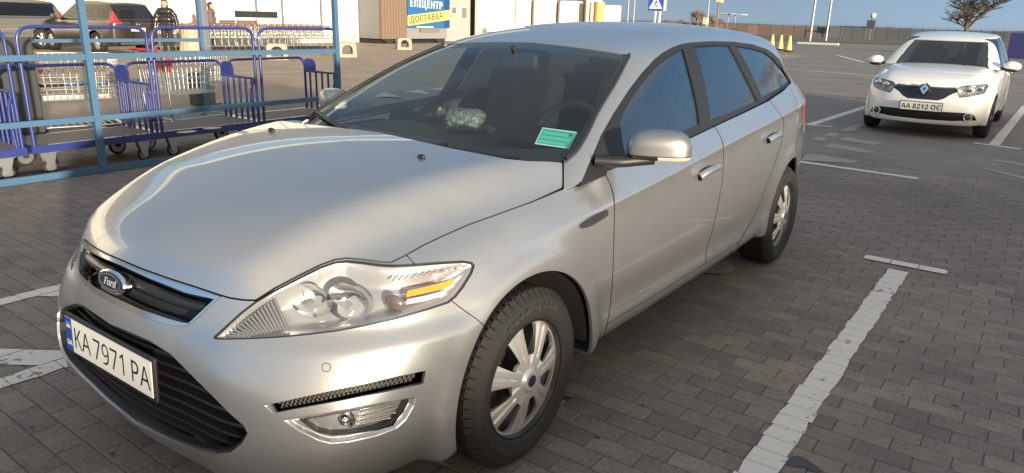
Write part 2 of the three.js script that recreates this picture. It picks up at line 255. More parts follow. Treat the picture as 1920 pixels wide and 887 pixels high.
const groundMat = new THREE.MeshStandardMaterial({ color: new THREE.Color().setRGB(0.225, 0.208, 0.190), map: stainTex.clone(), bumpMap: gritBump.clone(), bumpScale: 0.002, roughness: 0.85 });
{ const g = new THREE.PlaneGeometry(700, 700, 1, 1).rotateX(-Math.PI / 2).translate(0, -0.006, -150), uv = g.attributes.uv, p = g.attributes.position; for (let i = 0; i < p.count; i++) uv.setXY(i, p.getX(i) / 7, p.getZ(i) / 7); structure('parking_ground', g, groundMat); }
{ const g = new THREE.PlaneGeometry(20.2, 60, 1, 1).rotateX(-Math.PI / 2).translate(-18.7, -0.002, -10), uv = g.attributes.uv, p = g.attributes.position; for (let i = 0; i < p.count; i++) uv.setXY(i, p.getX(i) / 6 + 0.3, p.getZ(i) / 6); structure('painted_sunlit_ground', g, new THREE.MeshStandardMaterial({ color: new THREE.Color().setRGB(0.40, 0.315, 0.24), map: stainTex.clone(), roughness: 0.9 })); }  // paler tan sheet: the sun on this ground is put into its colour
{ const g = new THREE.PlaneGeometry(60, 80, 1, 1).rotateX(-Math.PI / 2).translate(21.4, 0.0005, -47.2), uv = g.attributes.uv, p = g.attributes.position; for (let i = 0; i < p.count; i++) uv.setXY(i, p.getX(i) / 7 + 0.1, p.getZ(i) / 7 + 0.4); structure('aisle_surface', g, groundMat); }
const paving = new THREE.Group(); paving.name = 'block_paving'; paving.userData.kind = 'structure'; scene.add(paving);
{
  const spots = [];
  for (let r = -72; r < 36; r++) for (let k = -42; k < 34; k++) {
    const x = (k + (r & 1 ? 0.5 : 0) + 0.06 * Math.sin(r * 1.7)) * PX, z = r * PZ + PZ / 2;
    const [u, v, d] = toPx(x, 0, z); const seen = d > 0.2 && u > -40 && u < 1960 && v < 930;
    const underCar = Math.abs(x) < 0.72 && z < 0.7 && z > -3.6; if (underCar && v > 0 && Math.abs(x) < 0.6) { if (z < 0.6 && z > -3.4) continue; }
    spots.push({ x, z, px: seen && u > 0 && u < PW && v < PH ? 1 / d : 0.001, hid: Math.abs(x) < 0.86 && z < 0.8 && z > -3.6 ? 1 : 0 });
  }
  // those that show largest: in front of and beside the car
  const rank = spots.slice().sort((a, b) => (a.hid - b.hid) || b.px - a.px), own = new Set(rank.slice(0, 300)), rest = rank.slice(300);
  const tilt = () => (rnd() - 0.5) * 0.012;
  for (const s of own) { const tone = clamp(0.5 + fbm(s.x * 0.9, s.z * 0.9, 5, 3) * 1.3 + (rnd() - 0.5) * 0.75, 0, 0.999), m = part('paver', paverGeos[Math.floor(rnd() * 6)], paverMats[Math.floor(tone * paverMats.length)], paving); m.position.set(s.x + (rnd() - 0.5) * 0.0015, (rnd() - 0.5) * 0.0016, s.z); m.rotation.set(tilt(), (rnd() - 0.5) * 0.012, tilt() * 0.5); }
  const im = new THREE.InstancedMesh(paverGeos[0], new THREE.MeshStandardMaterial({ color: 0xffffff, map: gritTex, roughness: 0.82 }), rest.length); im.name = 'pavers'; im.userData.kind = 'stuff';
  const m4 = new THREE.Matrix4(), q = new THREE.Quaternion(), e = new THREE.Euler(), c = new THREE.Color();
  rest.forEach((s, i) => { e.set(tilt(), 0, tilt() * 0.5); q.setFromEuler(e); m4.compose(V(s.x, (rnd() - 0.5) * 0.0016, s.z), q, V(1, 1, 1)); im.setMatrixAt(i, m4); const b = PAVE[Math.floor(rnd() * 6)], w = 0.92 + fbm(s.x * 0.5, s.z * 0.5, 3, 3) * 0.5; c.setRGB(b[0] * w, b[1] * w, b[2] * w); im.setColorAt(i, c); });
  im.castShadow = im.receiveShadow = true; paving.add(im); console.log('pavers', spots.length);
}
// painted marks: each block row carries its own piece of paint
const paintTex = noiseTex(256, (u, v) => { const a = tileFbm(u, v, 30, 4, 12), b = tileFbm(u, v, 7, 3, 15); const w = a + b * 0.8; const g = 0.93 - Math.max(0, w - 0.12) * 1.2 + a * 0.2; return w > 0.25 ? [0.34, 0.32, 0.30] : [g, g * 0.99, g * 0.97]; });
const paintMat = new THREE.MeshStandardMaterial({ color: new THREE.Color().setRGB(0.66, 0.64, 0.61), map: paintTex, roughness: 0.75 });
const wornMat = new THREE.MeshStandardMaterial({ color: new THREE.Color().setRGB(0.34, 0.31, 0.285), map: paintTex, roughness: 0.8 });
function paintQuad(pts, y) { const g = new THREE.BufferGeometry(); const P = [], UV = []; for (const [x, z] of pts) { P.push(x, y, z); UV.push(x * 1.1 + z * 0.13, z * 1.1); } const I = []; for (let i = 1; i < pts.length - 1; i++) I.push(0, i, i + 1); g.setAttribute('position', new THREE.Float32BufferAttribute(P, 3)); g.setAttribute('uv', new THREE.Float32BufferAttribute(UV, 2)); g.setIndex(I); g.computeVertexNormals(); if (g.attributes.normal.getY(0) < 0) { for (let i = 0; i < I.length; i += 3) [I[i + 1], I[i + 2]] = [I[i + 2], I[i + 1]]; g.setIndex(I); g.computeVertexNormals(); } return g; }
function markGroup(name) { const g = new THREE.Group(); g.name = numbered(name); g.userData.kind = 'structure'; scene.add(g); return g; }
function lineZ(name, x0, x1, za, zb, mat = paintMat) {               // stripe along z, one piece per block row
  const g = markGroup(name); for (let z = Math.ceil(za / PZ) * PZ; z < zb - 0.01; z += PZ) { const j = () => (rnd() - 0.5) * 0.014; part('painted_block', paintQuad([[x0 + j(), z + 0.0012], [x1 + j(), z + 0.0012], [x1 + j(), z + PZ - 0.0012], [x0 + j(), z + PZ - 0.0012]], 0.0042), mat, g); } return g;
}
function lineX(name, xa, xb, z0, z1, mat = paintMat) { const g = markGroup(name); const n = Math.max(1, Math.round((xb - xa) / PX)); for (let k = 0; k < n; k++) { const a = mix(xa, xb, k / n) + 0.003, b = mix(xa, xb, (k + 1) / n) - 0.003, e0 = k === 0 ? 0.02 : 0, e1 = k === n - 1 ? 0.02 : 0; part('painted_block', paintQuad([[a, z0 + e0], [a + e0, z0], [b - e1, z0], [b, z0 + e1], [b, z1 - e1], [b - e1, z1], [a + e0, z1], [a, z1 - e0]], 0.0062), mat, g); } return g; }
lineZ('bay_line', 1.515, 1.632, -3.3, 1.9);
lineX('bay_line_end', 1.335, 1.835, -3.415, -3.315);
lineZ('hatch_border', -1.135, -1.035, -3.0, 1.8); lineZ('hatch_border', -2.10, -2.0, -3.0, 1.8);
{ const g = markGroup('hatch_stripe'); for (let k = -3; k < 4; k++) { const z = 0.68 + k * 0.95; for (let i = 0; i < 4; i++) { const a = i / 4, b = (i + 1) / 4; part('painted_block', paintQuad([[mix(-2.0, -1.135, a) + 0.003, z + 0.62 * (1 - a) - 0.1], [mix(-2.0, -1.135, b) - 0.003, z + 0.62 * (1 - b) - 0.1], [mix(-2.0, -1.135, b) - 0.003, z + 0.62 * (1 - b) + 0.08], [mix(-2.0, -1.135, a) + 0.003, z + 0.62 * (1 - a) + 0.08]], 0.0045), paintMat, g); } } }
// marks further off, laid straight on the ground sheet
function farLine(name, a, b, w, mat = paintMat, y = 0.0036) { const g = markGroup(name), d = V(b[0] - a[0], 0, b[1] - a[1]), L = d.length(); d.normalize(); const n = V(-d.z, 0, d.x).multiplyScalar(w / 2); part('paint', paintQuad([[a[0] - n.x, a[1] - n.z], [b[0] - n.x, b[1] - n.z], [b[0] + n.x, b[1] + n.z], [a[0] + n.x, a[1] + n.z]], y), mat, g); return g; }
farLine('aisle_line', [-3.2, -6.98], [1.2, -6.66], 0.11);
farLine('bay_line', [1.66, -10.1], [1.78, -17.2], 0.13); farLine('bay_line_end', [1.42, -10.06], [1.97, -9.92], 0.11, paintMat, 0.0052);
farLine('bay_line', [-0.83, -10.2], [-0.72, -15.2], 0.13); farLine('bay_line_end', [-1.2, -10.12], [-0.5, -10.26], 0.11, paintMat, 0.0052);
farLine('bay_line', [4.1, -10.0], [4.25, -15], 0.13); farLine('bay_line', [-3.35, -10.3], [-3.2, -15.2], 0.13); farLine('bay_line', [-5.85, -10.4], [-5.7, -15.3], 0.13);
for (const [px] of [[[[1500, 300], [1516, 287], [1612, 302], [1600, 306]]], [[[1545, 275], [1560, 268], [1640, 284], [1626, 287]]], [[[1572, 262], [1586, 257], [1655, 268], [1640, 272]]], [[[1520, 262], [1530, 256], [1552, 258], [1544, 264]]], [[[1545, 254], [1556, 248], [1574, 250], [1566, 256]]], [[[1575, 246], [1600, 234], [1622, 232], [1600, 246]]], [[[1832, 313], [1852, 316], [1920, 331], [1920, 336]]], [[[1850, 299], [1870, 299], [1920, 307], [1920, 311]]]]) { const g = markGroup('worn_hatch_mark'); part('paint', paintQuad(px.map(q => { const P = onGround(q[0], q[1], 0.0036); return [P.x, P.z]; }), 0.0036), wornMat, g); }
for (const q of [[[698, 182], [722, 172], [762, 186], [738, 180]], [[752, 172], [790, 168], [806, 176], [770, 173]], [[800, 168], [830, 163], [850, 170], [820, 168]]]) { const g = markGroup('hatch_mark'); part('paint', paintQuad(q.map(w => { const P = onGround(w[0], w[1], 0.003); return [P.x, P.z]; }), 0.003), paintMat, g); }
for (const [a, b, w] of [[[-14.7, -7.2], [-13.4, -11.4], 0.12], [[-16, -17], [-12.6, -17.2], 0.12], [[-9, -18.5], [-1, -18.2], 0.14], [[-12, -24], [4, -23.4], 0.16], [[-16, -30], [8, -29], 0.2], [[-9, -27], [-2, -24.5], 0.16], [[-6, -20.5], [2, -22.5], 0.15], [[-14, -34], [5, -36], 0.22], [[-3, -33], [6, -28], 0.2], [[-8, -43], [-5, -35], 0.2], [[-11, -15.5], [-3, -15.4], 0.12], [[3, -19], [12, -19], 0.14], [[3.2, -13.2], [8, -13], 0.12]]) farLine('lot_line', a, b, w, rnd() < 0.5 ? wornMat : paintMat);
// oil drips on the paving
{ const om = new THREE.MeshStandardMaterial({ color: new THREE.Color().setRGB(0.045, 0.04, 0.037), roughness: 0.45 }), g = new THREE.Group(); g.name = 'oil_stain'; g.userData.kind = 'structure'; scene.add(g);
  for (const [u, v, r] of [[1502, 868, 0.05], [1060, 745, 0.022], [1462, 806, 0.012], [1444, 838, 0.015], [1530, 880, 0.02], [1690, 640, 0.014], [1205, 760, 0.008], [1250, 700, 0.006], [1360, 845, 0.007], [1790, 760, 0.012], [1120, 820, 0.009], [60, 800, 0.012], [210, 850, 0.01]]) { const c = onGround(u, v, 0.0028), pts = []; for (let k = 0; k < 26; k++) { const a = k / 26 * 2 * Math.PI, q = r * (0.75 + 0.5 * noise(Math.cos(a) * 1.3 + u, Math.sin(a) * 1.3 + v, 2) + 0.22 * noise(Math.cos(a) * 4 + v, Math.sin(a) * 4, u)); pts.push([c.x + Math.cos(a) * q * 1.4, c.z + Math.sin(a) * q]); } part('drip', paintQuad(pts, r > 0.02 ? 0.0029 : 0.0026), om, g); } }
// round drain cover by the sill
{ const d = thing('drain_cover', 'round pale drain cover set in the paving below the car sill', 'drain cover'); d.position.set(0.60, 0.0, -2.47); part('ring', new THREE.RingGeometry(0.11, 0.15, 40).rotateX(-Math.PI / 2).translate(0, 0.006, 0), std0(0.24, 0.235, 0.22), d); part('lid', new THREE.CircleGeometry(0.107, 40).rotateX(-Math.PI / 2).translate(0, 0.0065, 0), std0(0.20, 0.195, 0.185), d); }
function std0(r, g, b) { return new THREE.MeshStandardMaterial({ color: new THREE.Color().setRGB(r, g, b), roughness: 0.8 }); }
// low shed added out of frame, sized so its shadow covers the near bays
{
  const s = thing('added_shade_shed', 'unseen long low grey shed added on the sun side to shade the near bays', 'shed');
  const sx = 21, x1 = 27, z0 = -5.2, z1 = 34, h = 2.80;
  part('wall', [box(x1 - sx, h, z1 - z0, (sx + x1) / 2, h / 2, (z0 + z1) / 2)], std0(0.30, 0.30, 0.29), s);
  part('roof', [box(x1 - sx + 0.5, 0.12, z1 - z0 + 0.5, (sx + x1) / 2, h + 0.06, (z0 + z1) / 2)], std0(0.16, 0.16, 0.17), s);
  for (let k = 0; k < 6; k++) part('door', [box(0.05, 2.4, 3.2, sx - 0.03, 1.2, z0 + 3.6 + k * 6)], std0(0.12, 0.15, 0.2), s);
}
// ================================================================ silver estate car (x = its left, z = forward, origin on the ground under the front axle)
const car = thing('silver_estate_car', 'silver estate car with dusty paint parked between white lines on the paving', 'car');
const WF = 0, WR = -2.85, HUB = 0.315, TYRE = 0.318;
const Wp = spline([[1.05, 0.775], [0.8, 0.84], [0.5, 0.895], [0.2, 0.918], [-0.3, 0.927], [-0.8, 0.934], [-1.4, 0.938], [-2.0, 0.936], [-2.5, 0.926], [-3.0, 0.898], [-3.2, 0.874], [-3.45, 0.83], [-3.8, 0.74]]);
const creaseY = spline([[0.1, 0.79], [-0.34, 0.828], [-0.93, 0.873], [-1.55, 0.922], [-2.5, 0.979], [-2.95, 0.998], [-3.5, 1.01]]);
const sideOff = spline([[0.1, -0.13], [0.2, -0.085], [0.265, -0.045], [0.31, -0.02], [0.355, -0.014], [0.41, -0.019], [0.5, -0.008], [0.6, 0], [0.7, 0], [0.8, -0.004], [0.9, -0.014], [1.0, -0.03], [1.3, -0.1]]);
const frontOff = spline([[0.1, -0.16], [0.2, -0.092], [0.265, -0.05], [0.33, -0.022], [0.41, -0.008], [0.5, 0], [0.6, 0.0], [0.7, -0.012], [0.8, -0.042], [0.9, -0.085], [1.0, -0.13], [1.3, -0.3]]);
const zc = spline([[0.1, 0.862], [0.16, 0.886], [0.2, 0.902], [0.27, 0.930], [0.35, 0.948], [0.45, 0.954], [0.53, 0.952], [0.60, 0.938], [0.66, 0.922], [0.72, 0.908], [0.78, 0.893], [0.85, 0.87], [1.0, 0.80]]);
const hoodC = spline([[-0.8, 1.065], [-0.4, 1.052], [-0.05, 1.036], [0.2, 1.005], [0.45, 0.957], [0.65, 0.905], [0.8, 0.85], [0.89, 0.80], [1.0, 0.715]]);
function topY(x, z) {
  const xr = 0.64 - 0.254 * z, k = 0.03, m1 = 1.3 * mix(1, 0.7, ss(0.45, 0.9, z)), w = 0.018;
  let y = hoodC(z) - (k + 0.13 * ss(0.42, 0.8, z)) * x * x - m1 * sp(x - xr, w) + (m1 - 0.22) * sp(x - xr - mix(0.075, 0.085, ss(-0.3, 0.3, z)), 0.02);
  y += 0.5 * ss(-0.42, -0.85, z);
  return y;
}
function sideX(y, z) {
  const fr = ss(-0.25, 0.35, z), yc = creaseY(z), t = y - yc, on = ss(-0.22, -0.48, z);
  let off = mix(sideOff(y), frontOff(y), fr);
  off -= mix(0.44 * sp(t, 0.005), 0.40 * sp(t, 0.03), fr) * (1 - 0.5 * fr);
  off += on * 0.012 * (t < 0 ? Math.exp(t / 0.032) : Math.exp(-t / 0.12));
  off += 0.020 * ss(0.665, 0.605, y) * ss(0.18, 0.42, z);
  return Wp(z) + off;
}
function frontZ(x, y) { const a = 0.09 + 0.33 * ss(0.15, 0.85, y), r = x / 0.86; return zc(y) - a * x * x - 0.06 * r * r * r * r * r * r + 0.020 * ss(0.665, 0.605, y) * ss(0.28, 0.52, x); }
function flare(x, y, z, cz, R, w) { const rr = Math.hypot(z - cz, y - HUB); return smax(x - w, rr - R, 0.05); }
function Fbody(x, y, z) {
  x = Math.abs(x);
  let f = x - sideX(y, z);
  f = smin(f, smax(flare(x, y, z, WF, 0.486, 0.938), -0.2 + 0.0 * y, 0.01), 0.025);
  f = smin(f, flare(x, y, z, WR, 0.475, 0.932 - 0.20 * sp(-z - 2.88, 0.05)), 0.02);
  f = smax(f, z - frontZ(x, y), 0.20);
  f = smax(f, (y - topY(x, z)) * 0.9, mix(0.07, 0.05, ss(0.3, 0.8, z)));
  f = smax(f, mix(0.262, 0.170, ss(0.25, 0.5, z)) - y, 0.012);
  return smax(f, -3.80 + 0.25 * x * x - z, 0.12);
}
// greenhouse
const glassX = y => 0.865 - 0.45 * (y - 0.98) - 0.10 * (y - 1.0) * (y - 1.35);
const roofC = spline([[-0.8, 1.30], [-1.1, 1.37], [-1.25, 1.405], [-1.5, 1.448], [-1.8, 1.478], [-2.2, 1.496], [-2.7, 1.492], [-3.2, 1.465], [-3.6, 1.425], [-4, 1.37]]);
const WSN = (() => { const dy = 1.363 - 1.009, dz = -1.149 + 0.391, l = Math.hypot(dy, dz); return [-dz / l, dy / l, (-dz * 1.009 + dy * -0.391) / l]; })();
function Fhouse(x, y, z) {
  x = Math.abs(x);
  const xg = glassX(y) + (Wp(z) - 0.936) * mix(1, 0.6, ss(-1, 0, z)), kq = ss(-2.85, -3.2, z) * ss(1.30, 1.08, y);
  let f = (x - mix(xg, sideX(y, z) - 0.002, kq)) * 0.91;
  const ws = y * WSN[0] + z * WSN[1] - WSN[2] + 0.11 * (x * x - 0.46) - 0.05 * (y - 1.0) * (1.38 - y);
  f = smax(f, ws, 0.055);
  f = smax(f, y - roofC(z) + 0.085 * x * x + 0.05 * Math.pow(x / 0.7, 6), 0.05);
  return smax(f, -z * 0.86 - 0.5 * (1.35 - y) * 0.0 - 3.03 + 0.5 * (y - 1.35) + 0.22 * x * x, 0.10);
}
const dirs = (a, b, n) => Array.from({ length: n + 1 }, (_, i) => mix(a, b, i / n));
console.log('car shells');
const noseRows = (() => {                                           // fan round the nose, from the side (phi 90) to straight ahead (phi 0)
  const rows = []; for (const ph of dirs(90, 0, 160)) { const r = []; for (const th of dirs(0, 130, 270)) { const t = th * rad, p = ph * rad; r.push({ o: [0, 0.52, 0.12], d: [Math.sin(t) * Math.sin(p), Math.cos(t), Math.sin(t) * Math.cos(p)] }); } rows.push(r); } return rows;
})();
const flankRows = (() => {
  const rows = []; const zs = dirs(-3.84, -1.2, 130).concat(dirs(-1.2, 0.12, 125).slice(1));
  for (const z of zs) { const yc = creaseY(z), thc = Math.atan2(sideX(yc, z), yc - 0.52) / rad, r = [];
    for (let j = 0; j <= 210; j++) { const th = j <= 80 ? thc * j / 80 : mix(thc, 122, (j - 80) / 130), t = th * rad; r.push({ o: [0, 0.52, z], d: [Math.sin(t), Math.cos(t), 0] }); } rows.push(r); }
  return rows;
})();
const nose = localPx(shell(Fbody, noseRows)), flank = localPx(shell(Fbody, flankRows));
const houseRows = [];
for (const ph of dirs(0, 90, 110)) { const r = []; for (const th of dirs(0, 112, 170)) { const t = th * rad, p = ph * rad; r.push({ o: [0, 1.05, -1.25], d: [Math.sin(t) * Math.sin(p), Math.cos(t), Math.sin(t) * Math.cos(p)] }); } houseRows.push(r); }
for (const z of dirs(-1.25, -3.72, 150).slice(1)) { const r = []; for (const th of dirs(0, 112, 170)) { const t = th * rad; r.push({ o: [0, 1.05, z], d: [Math.sin(t), Math.cos(t), 0] }); } houseRows.push(r); }
const house = localPx(shell(Fhouse, houseRows));
const fanBack = (y0, z0, th1) => dirs(90, 180, 60).map(ph => dirs(0, th1, 110).map(th => { const t = th * rad, p = ph * rad; return { o: [0, y0, z0], d: [Math.sin(t) * Math.sin(p), Math.cos(t), Math.sin(t) * Math.cos(p)] }; }));
const tail = localPx(shell(Fbody, fanBack(0.6, -3.45, 125))), houseTail = localPx(shell(Fhouse, fanBack(1.1, -3.3, 110)));
console.log('car shells done');

// materials
const M = {};
const dustTex = noiseTex(256, (u, v) => { const a = tileFbm(u, v, 60, 2, 41), b = tileFbm(u, v, 6, 4, 43); const g = 0.96 + a * 0.10 + b * 0.08; return [g, g * 0.995, g * 0.985]; }), dustRough = noiseTex(256, (u, v) => { const b = tileFbm(u, v, 8, 4, 47); return 0.80 + b * 0.22; }); dustTex.repeat.set(1.7, 1.7); dustRough.repeat.set(1.3, 1.3);
M.paint = new THREE.MeshPhysicalMaterial({ color: new THREE.Color().setRGB(0.475, 0.482, 0.495), metalness: 0.82, roughness: 0.40, roughnessMap: dustRough, map: dustTex, clearcoat: 1, clearcoatRoughness: 0.03 });
M.black = new THREE.MeshStandardMaterial({ color: new THREE.Color().setRGB(0.012, 0.012, 0.013), roughness: 0.45 });
M.trim = new THREE.MeshStandardMaterial({ color: new THREE.Color().setRGB(0.011, 0.011, 0.012), roughness: 0.5 });
M.rubber = new THREE.MeshStandardMaterial({ color: new THREE.Color().setRGB(0.02, 0.02, 0.02), roughness: 0.85 });
M.chrome = new THREE.MeshStandardMaterial({ color: new THREE.Color().setRGB(0.78, 0.78, 0.78), metalness: 1, roughness: 0.12 });
M.glass = new THREE.MeshPhysicalMaterial({ color: new THREE.Color().setRGB(0.72, 0.80, 0.76), roughness: 0.0, transmission: 1, thickness: 0, ior: 1.52 });
M.darkGlass = new THREE.MeshPhysicalMaterial({ color: new THREE.Color().setRGB(0.10, 0.11, 0.12), roughness: 0.0, transmission: 1, thickness: 0, ior: 1.6 });
M.sideGlass = new THREE.MeshPhysicalMaterial({ color: new THREE.Color().setRGB(0.80, 0.84, 0.84), roughness: 0.0, transmission: 1, thickness: 0, ior: 2.0 });
M.tint = new THREE.MeshPhysicalMaterial({ color: new THREE.Color().setRGB(0.75, 0.80, 0.79), roughness: 0.0, transmission: 1, thickness: 0, ior: 2.0 });
M.darkTint = new THREE.MeshPhysicalMaterial({ color: new THREE.Color().setRGB(0.12, 0.13, 0.14), roughness: 0.0, transmission: 1, thickness: 0, ior: 1.7 });
M.lens = new THREE.MeshPhysicalMaterial({ color: 0xffffff, roughness: 0.03, transmission: 1, thickness: 0, ior: 1.45 });
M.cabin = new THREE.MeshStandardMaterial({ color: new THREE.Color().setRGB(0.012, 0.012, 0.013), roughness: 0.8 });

// outlines traced on the photograph (pixels), projected onto the shells
const oHead = outline([[399, 632], [422, 612], [450, 586.6], [478, 565.5], [515, 544], [560, 520.5], [599, 500.8], [627.5, 490.4], [650, 487.6], [678, 489.8], [712, 494.3], [737, 495.4], [774, 493.8], [819, 491], [869, 488.7], [885, 491.5], [890, 498], [885, 513], [869, 539], [855, 557], [841, 568.3], [802, 581], [746, 597.8], [689, 610.5], [633, 621], [577, 628], [521, 633], [464, 635.8], [422, 636.6], [403, 636]]);
const hoodFront = [[60, 370], [143, 433], [180, 462], [213.5, 481.5], [263.5, 503], [313.6, 521], [363.6, 537], [413.7, 553.5], [430, 558.5], [457, 562.5], [479, 563]];
const oHood = outline([...hoodFront, [515, 540], [560, 516.5], [599, 497], [627.5, 486.5], [650, 483.6], [678, 486], [712, 490.5], [733, 491.5], [760, 478.5], [793.6, 459.5], [827, 443.5], [877, 421.5], [937, 400.2], [1000, 377], [1055.5, 351.5], [1055, 304.5], [1030, 302], [990, 301], [950, 297], [850, 278], [760, 258], [700, 245], [640, 232], [570, 212], [470, 180], [60, 180]]);
const oGrille = outline([[100, 400], [143, 436.5], [180, 465.5], [213.5, 485], [263.5, 506.5], [313.6, 524.5], [363.6, 540.5], [415.5, 556.8], [400, 569], [375, 593], [360, 606], [347, 612.5], [330, 611.5], [313.6, 608.5], [263.5, 593.5], [213.5, 570], [173.4, 540], [146.7, 516.8], [110, 480]]);
const oMesh = outline([[100, 420], [148, 456.7], [180, 473], [213.5, 491.5], [280, 521.8], [347, 548.5], [402, 561], [390, 572], [368, 593], [353.6, 606], [340, 604.5], [313.6, 597], [263.5, 580], [213.5, 556.8], [180, 533.5], [150, 510], [110, 470]]);
const oIntake = outline([[60, 510], [108, 552], [147, 580], [180, 597], [230, 617], [280, 638.6], [320, 663.6], [337, 681], [363.6, 707.8], [397, 741], [430, 774.5], [457, 798], [464.4, 813], [453.7, 831], [430, 849.6], [403.6, 852], [363.6, 844.6], [313.6, 824.6], [246.8, 791], [206.8, 764.5], [173.4, 734.5], [146.7, 704.5], [60, 620]]);
const oSlot = outline([[507, 758], [560, 746], [660, 724.5], [743.5, 706], [798.6, 695], [793.6, 719.5], [727, 734.5], [643, 751], [560, 766], [517, 774]]);
const oFog = outline([[557, 789.5], [600, 783], [660, 773], [720, 760], [770, 746], [771, 756], [760, 778], [740, 801], [710, 811], [670, 818], [623, 821], [593, 814.6], [577, 804.5]]);
const oPocket = outline([[494.5, 761], [500, 757.5], [507, 764], [517, 779], [531, 788], [600, 777], [660, 766.5], [773, 745], [780, 744], [776, 762], [761, 788], [743, 804], [706, 818], [652, 829], [620, 831.5], [598, 826], [562, 809], [526, 785.5]]);
const sBumper = rightOf([[846, 563], [849, 566], [870, 582], [893.7, 598.5], [915, 617.6], [960, 660]]);        // right of it (below) is the bumper
const sDoor1 = rightOf([[1127, 300], [1133.5, 323.5], [1145, 347], [1150.5, 367], [1152.2, 385], [1152, 410], [1151, 450], [1150, 496], [1147, 545], [1142, 590], [1135.6, 622], [1128, 660]]);  // right hand = towards the front (smaller u)
const sDoor2 = rightOf([[1330, 215], [1340, 237], [1350, 254], [1355.5, 268], [1357, 290], [1355, 333], [1347, 383.5], [1333.7, 440], [1325, 467], [1322, 500], [1315, 560]]);
const sDoor3 = rightOf([[1440, 180], [1447, 193.5], [1460.5, 210], [1469, 223], [1470, 240], [1465.5, 267], [1455, 300], [1440, 340], [1420, 395], [1400, 430], [1385, 455], [1370, 480]]);
const sBelt = rightOf([[1040, 362], [1090, 341], [1137, 322], [1215, 292], [1292, 261], [1340, 238], [1400, 210], [1440, 190.5], [1470, 170], [1484, 155], [1497, 162], [1509, 180], [1520, 205]]);   // right hand = below the belt line
const oArchF = (x, y, z) => { const rr = Math.hypot(z - WF, (y - HUB)); return rr - 0.384; };
const oArchR = (x, y, z) => { const rr = Math.hypot(z - WR, (y - HUB)); return rr - 0.384; };
const mpx = (d, dist) => d * dist / FPX;                             // pixels -> metres at that distance
const GAP = 0.0022;
const fr = z => z;                                                   // front region test
const inHood = (x, y, z, u, v, d) => Math.min(mpx(oHood(u, v), d) - GAP, z + 0.42, y - 0.70);
const notHood = (x, y, z, u, v, d) => y > 0.7 && z > -0.42 ? -mpx(oHood(u, v), d) - 0.0005 : 1;
const pocketDepth = (u, v) => 0.013 * ss(0, 6.5, oPocket(u, v));
function whole(parts) { const g = parts.flat().filter(Boolean); return g.length > 1 ? merged(g) : g[0]; }
// hood
part('hood', whole([cut(nose, inHood), cut(flank, inHood)]), M.paint, car);
// bumper with its openings
const bumperF = (x, y, z, u, v, d) => {
  if (z < 0.1) return -1;
  const o = Math.max(oHead(u, v) + 0.5, oGrille(u, v), oIntake(u, v), oSlot(u, v), oFog(u, v));
  return Math.min(mpx(-o, d), z > 0.05 ? mpx(sBumper(u, v), d) - GAP * 0.7 : 1, notHood(x, y, z, u, v, d) - GAP, oArchF(x, y, z));
};
const dispPocket = (u, v) => -pocketDepth(u, v), nearPocket = (u, v) => u > 480 && u < 800 && v > 735 && v < 845 && Math.abs(oPocket(u, v) - 3) < 9;
part('front_bumper', whole([cut(nose, bumperF, { disp: dispPocket, fine: nearPocket }), cut(flank, bumperF)]), M.paint, car);
// fenders, doors, quarters, sills
const low = (x, y, z) => y - mix(0.335, 0.36, 0.5);
function sidePanel(name, field, mat = M.paint) { const A = cut(nose, field), B = cut(flank, field); const l = merged([A[0], B[0]]), r = merged([A[1], B[1]]); return [part(name, l, mat, car), part(name, r, mat, car)]; }
const below = (u, v, d) => mpx(sBelt(u, v), d);
sidePanel('front_fender', (x, y, z, u, v, d) => x < 0.3 ? -1 : Math.min(z > 0.05 ? -mpx(sBumper(u, v), d) - GAP * 0.7 : 1, z > 0 ? -mpx(oHead(u, v) + 0.5, d) : 1, notHood(x, y, z, u, v, d) - GAP, oArchF(x, y, z), mpx(sDoor1(u, v), d) - GAP, z < -0.12 ? below(u, v, d) : 1, z + 0.7));
const doors = [];
doors.push(sidePanel('front_door', (x, y, z, u, v, d) => x < 0.5 || z > 0 ? -1 : Math.min(-mpx(sDoor1(u, v), d) - GAP, mpx(sDoor2(u, v), d) - GAP, below(u, v, d), y - 0.345)));
doors.push(sidePanel('rear_door', (x, y, z, u, v, d) => x < 0.5 || z > -1 ? -1 : Math.min(-mpx(sDoor2(u, v), d) - GAP, mpx(sDoor3(u, v), d) - GAP, below(u, v, d), y - 0.345, oArchR(x, y, z))));
sidePanel('sill', (x, y, z, u, v, d) => x < 0.5 || z > -0.2 || z < -2.7 ? -1 : Math.min(-mpx(sDoor1(u, v), d) - GAP, 0.341 - y, mpx(sDoor3(u, v), d), oArchR(x, y, z)));
sidePanel('rear_quarter', (x, y, z, u, v, d) => x < 0.02 || z > -2 || z < -3.72 ? -1 : Math.min(z > -3.3 ? -mpx(sDoor3(u, v), d) - GAP : 1, x > 0.5 ? below(u, v, d) : 1.02 - y, oArchR(x, y, z)));

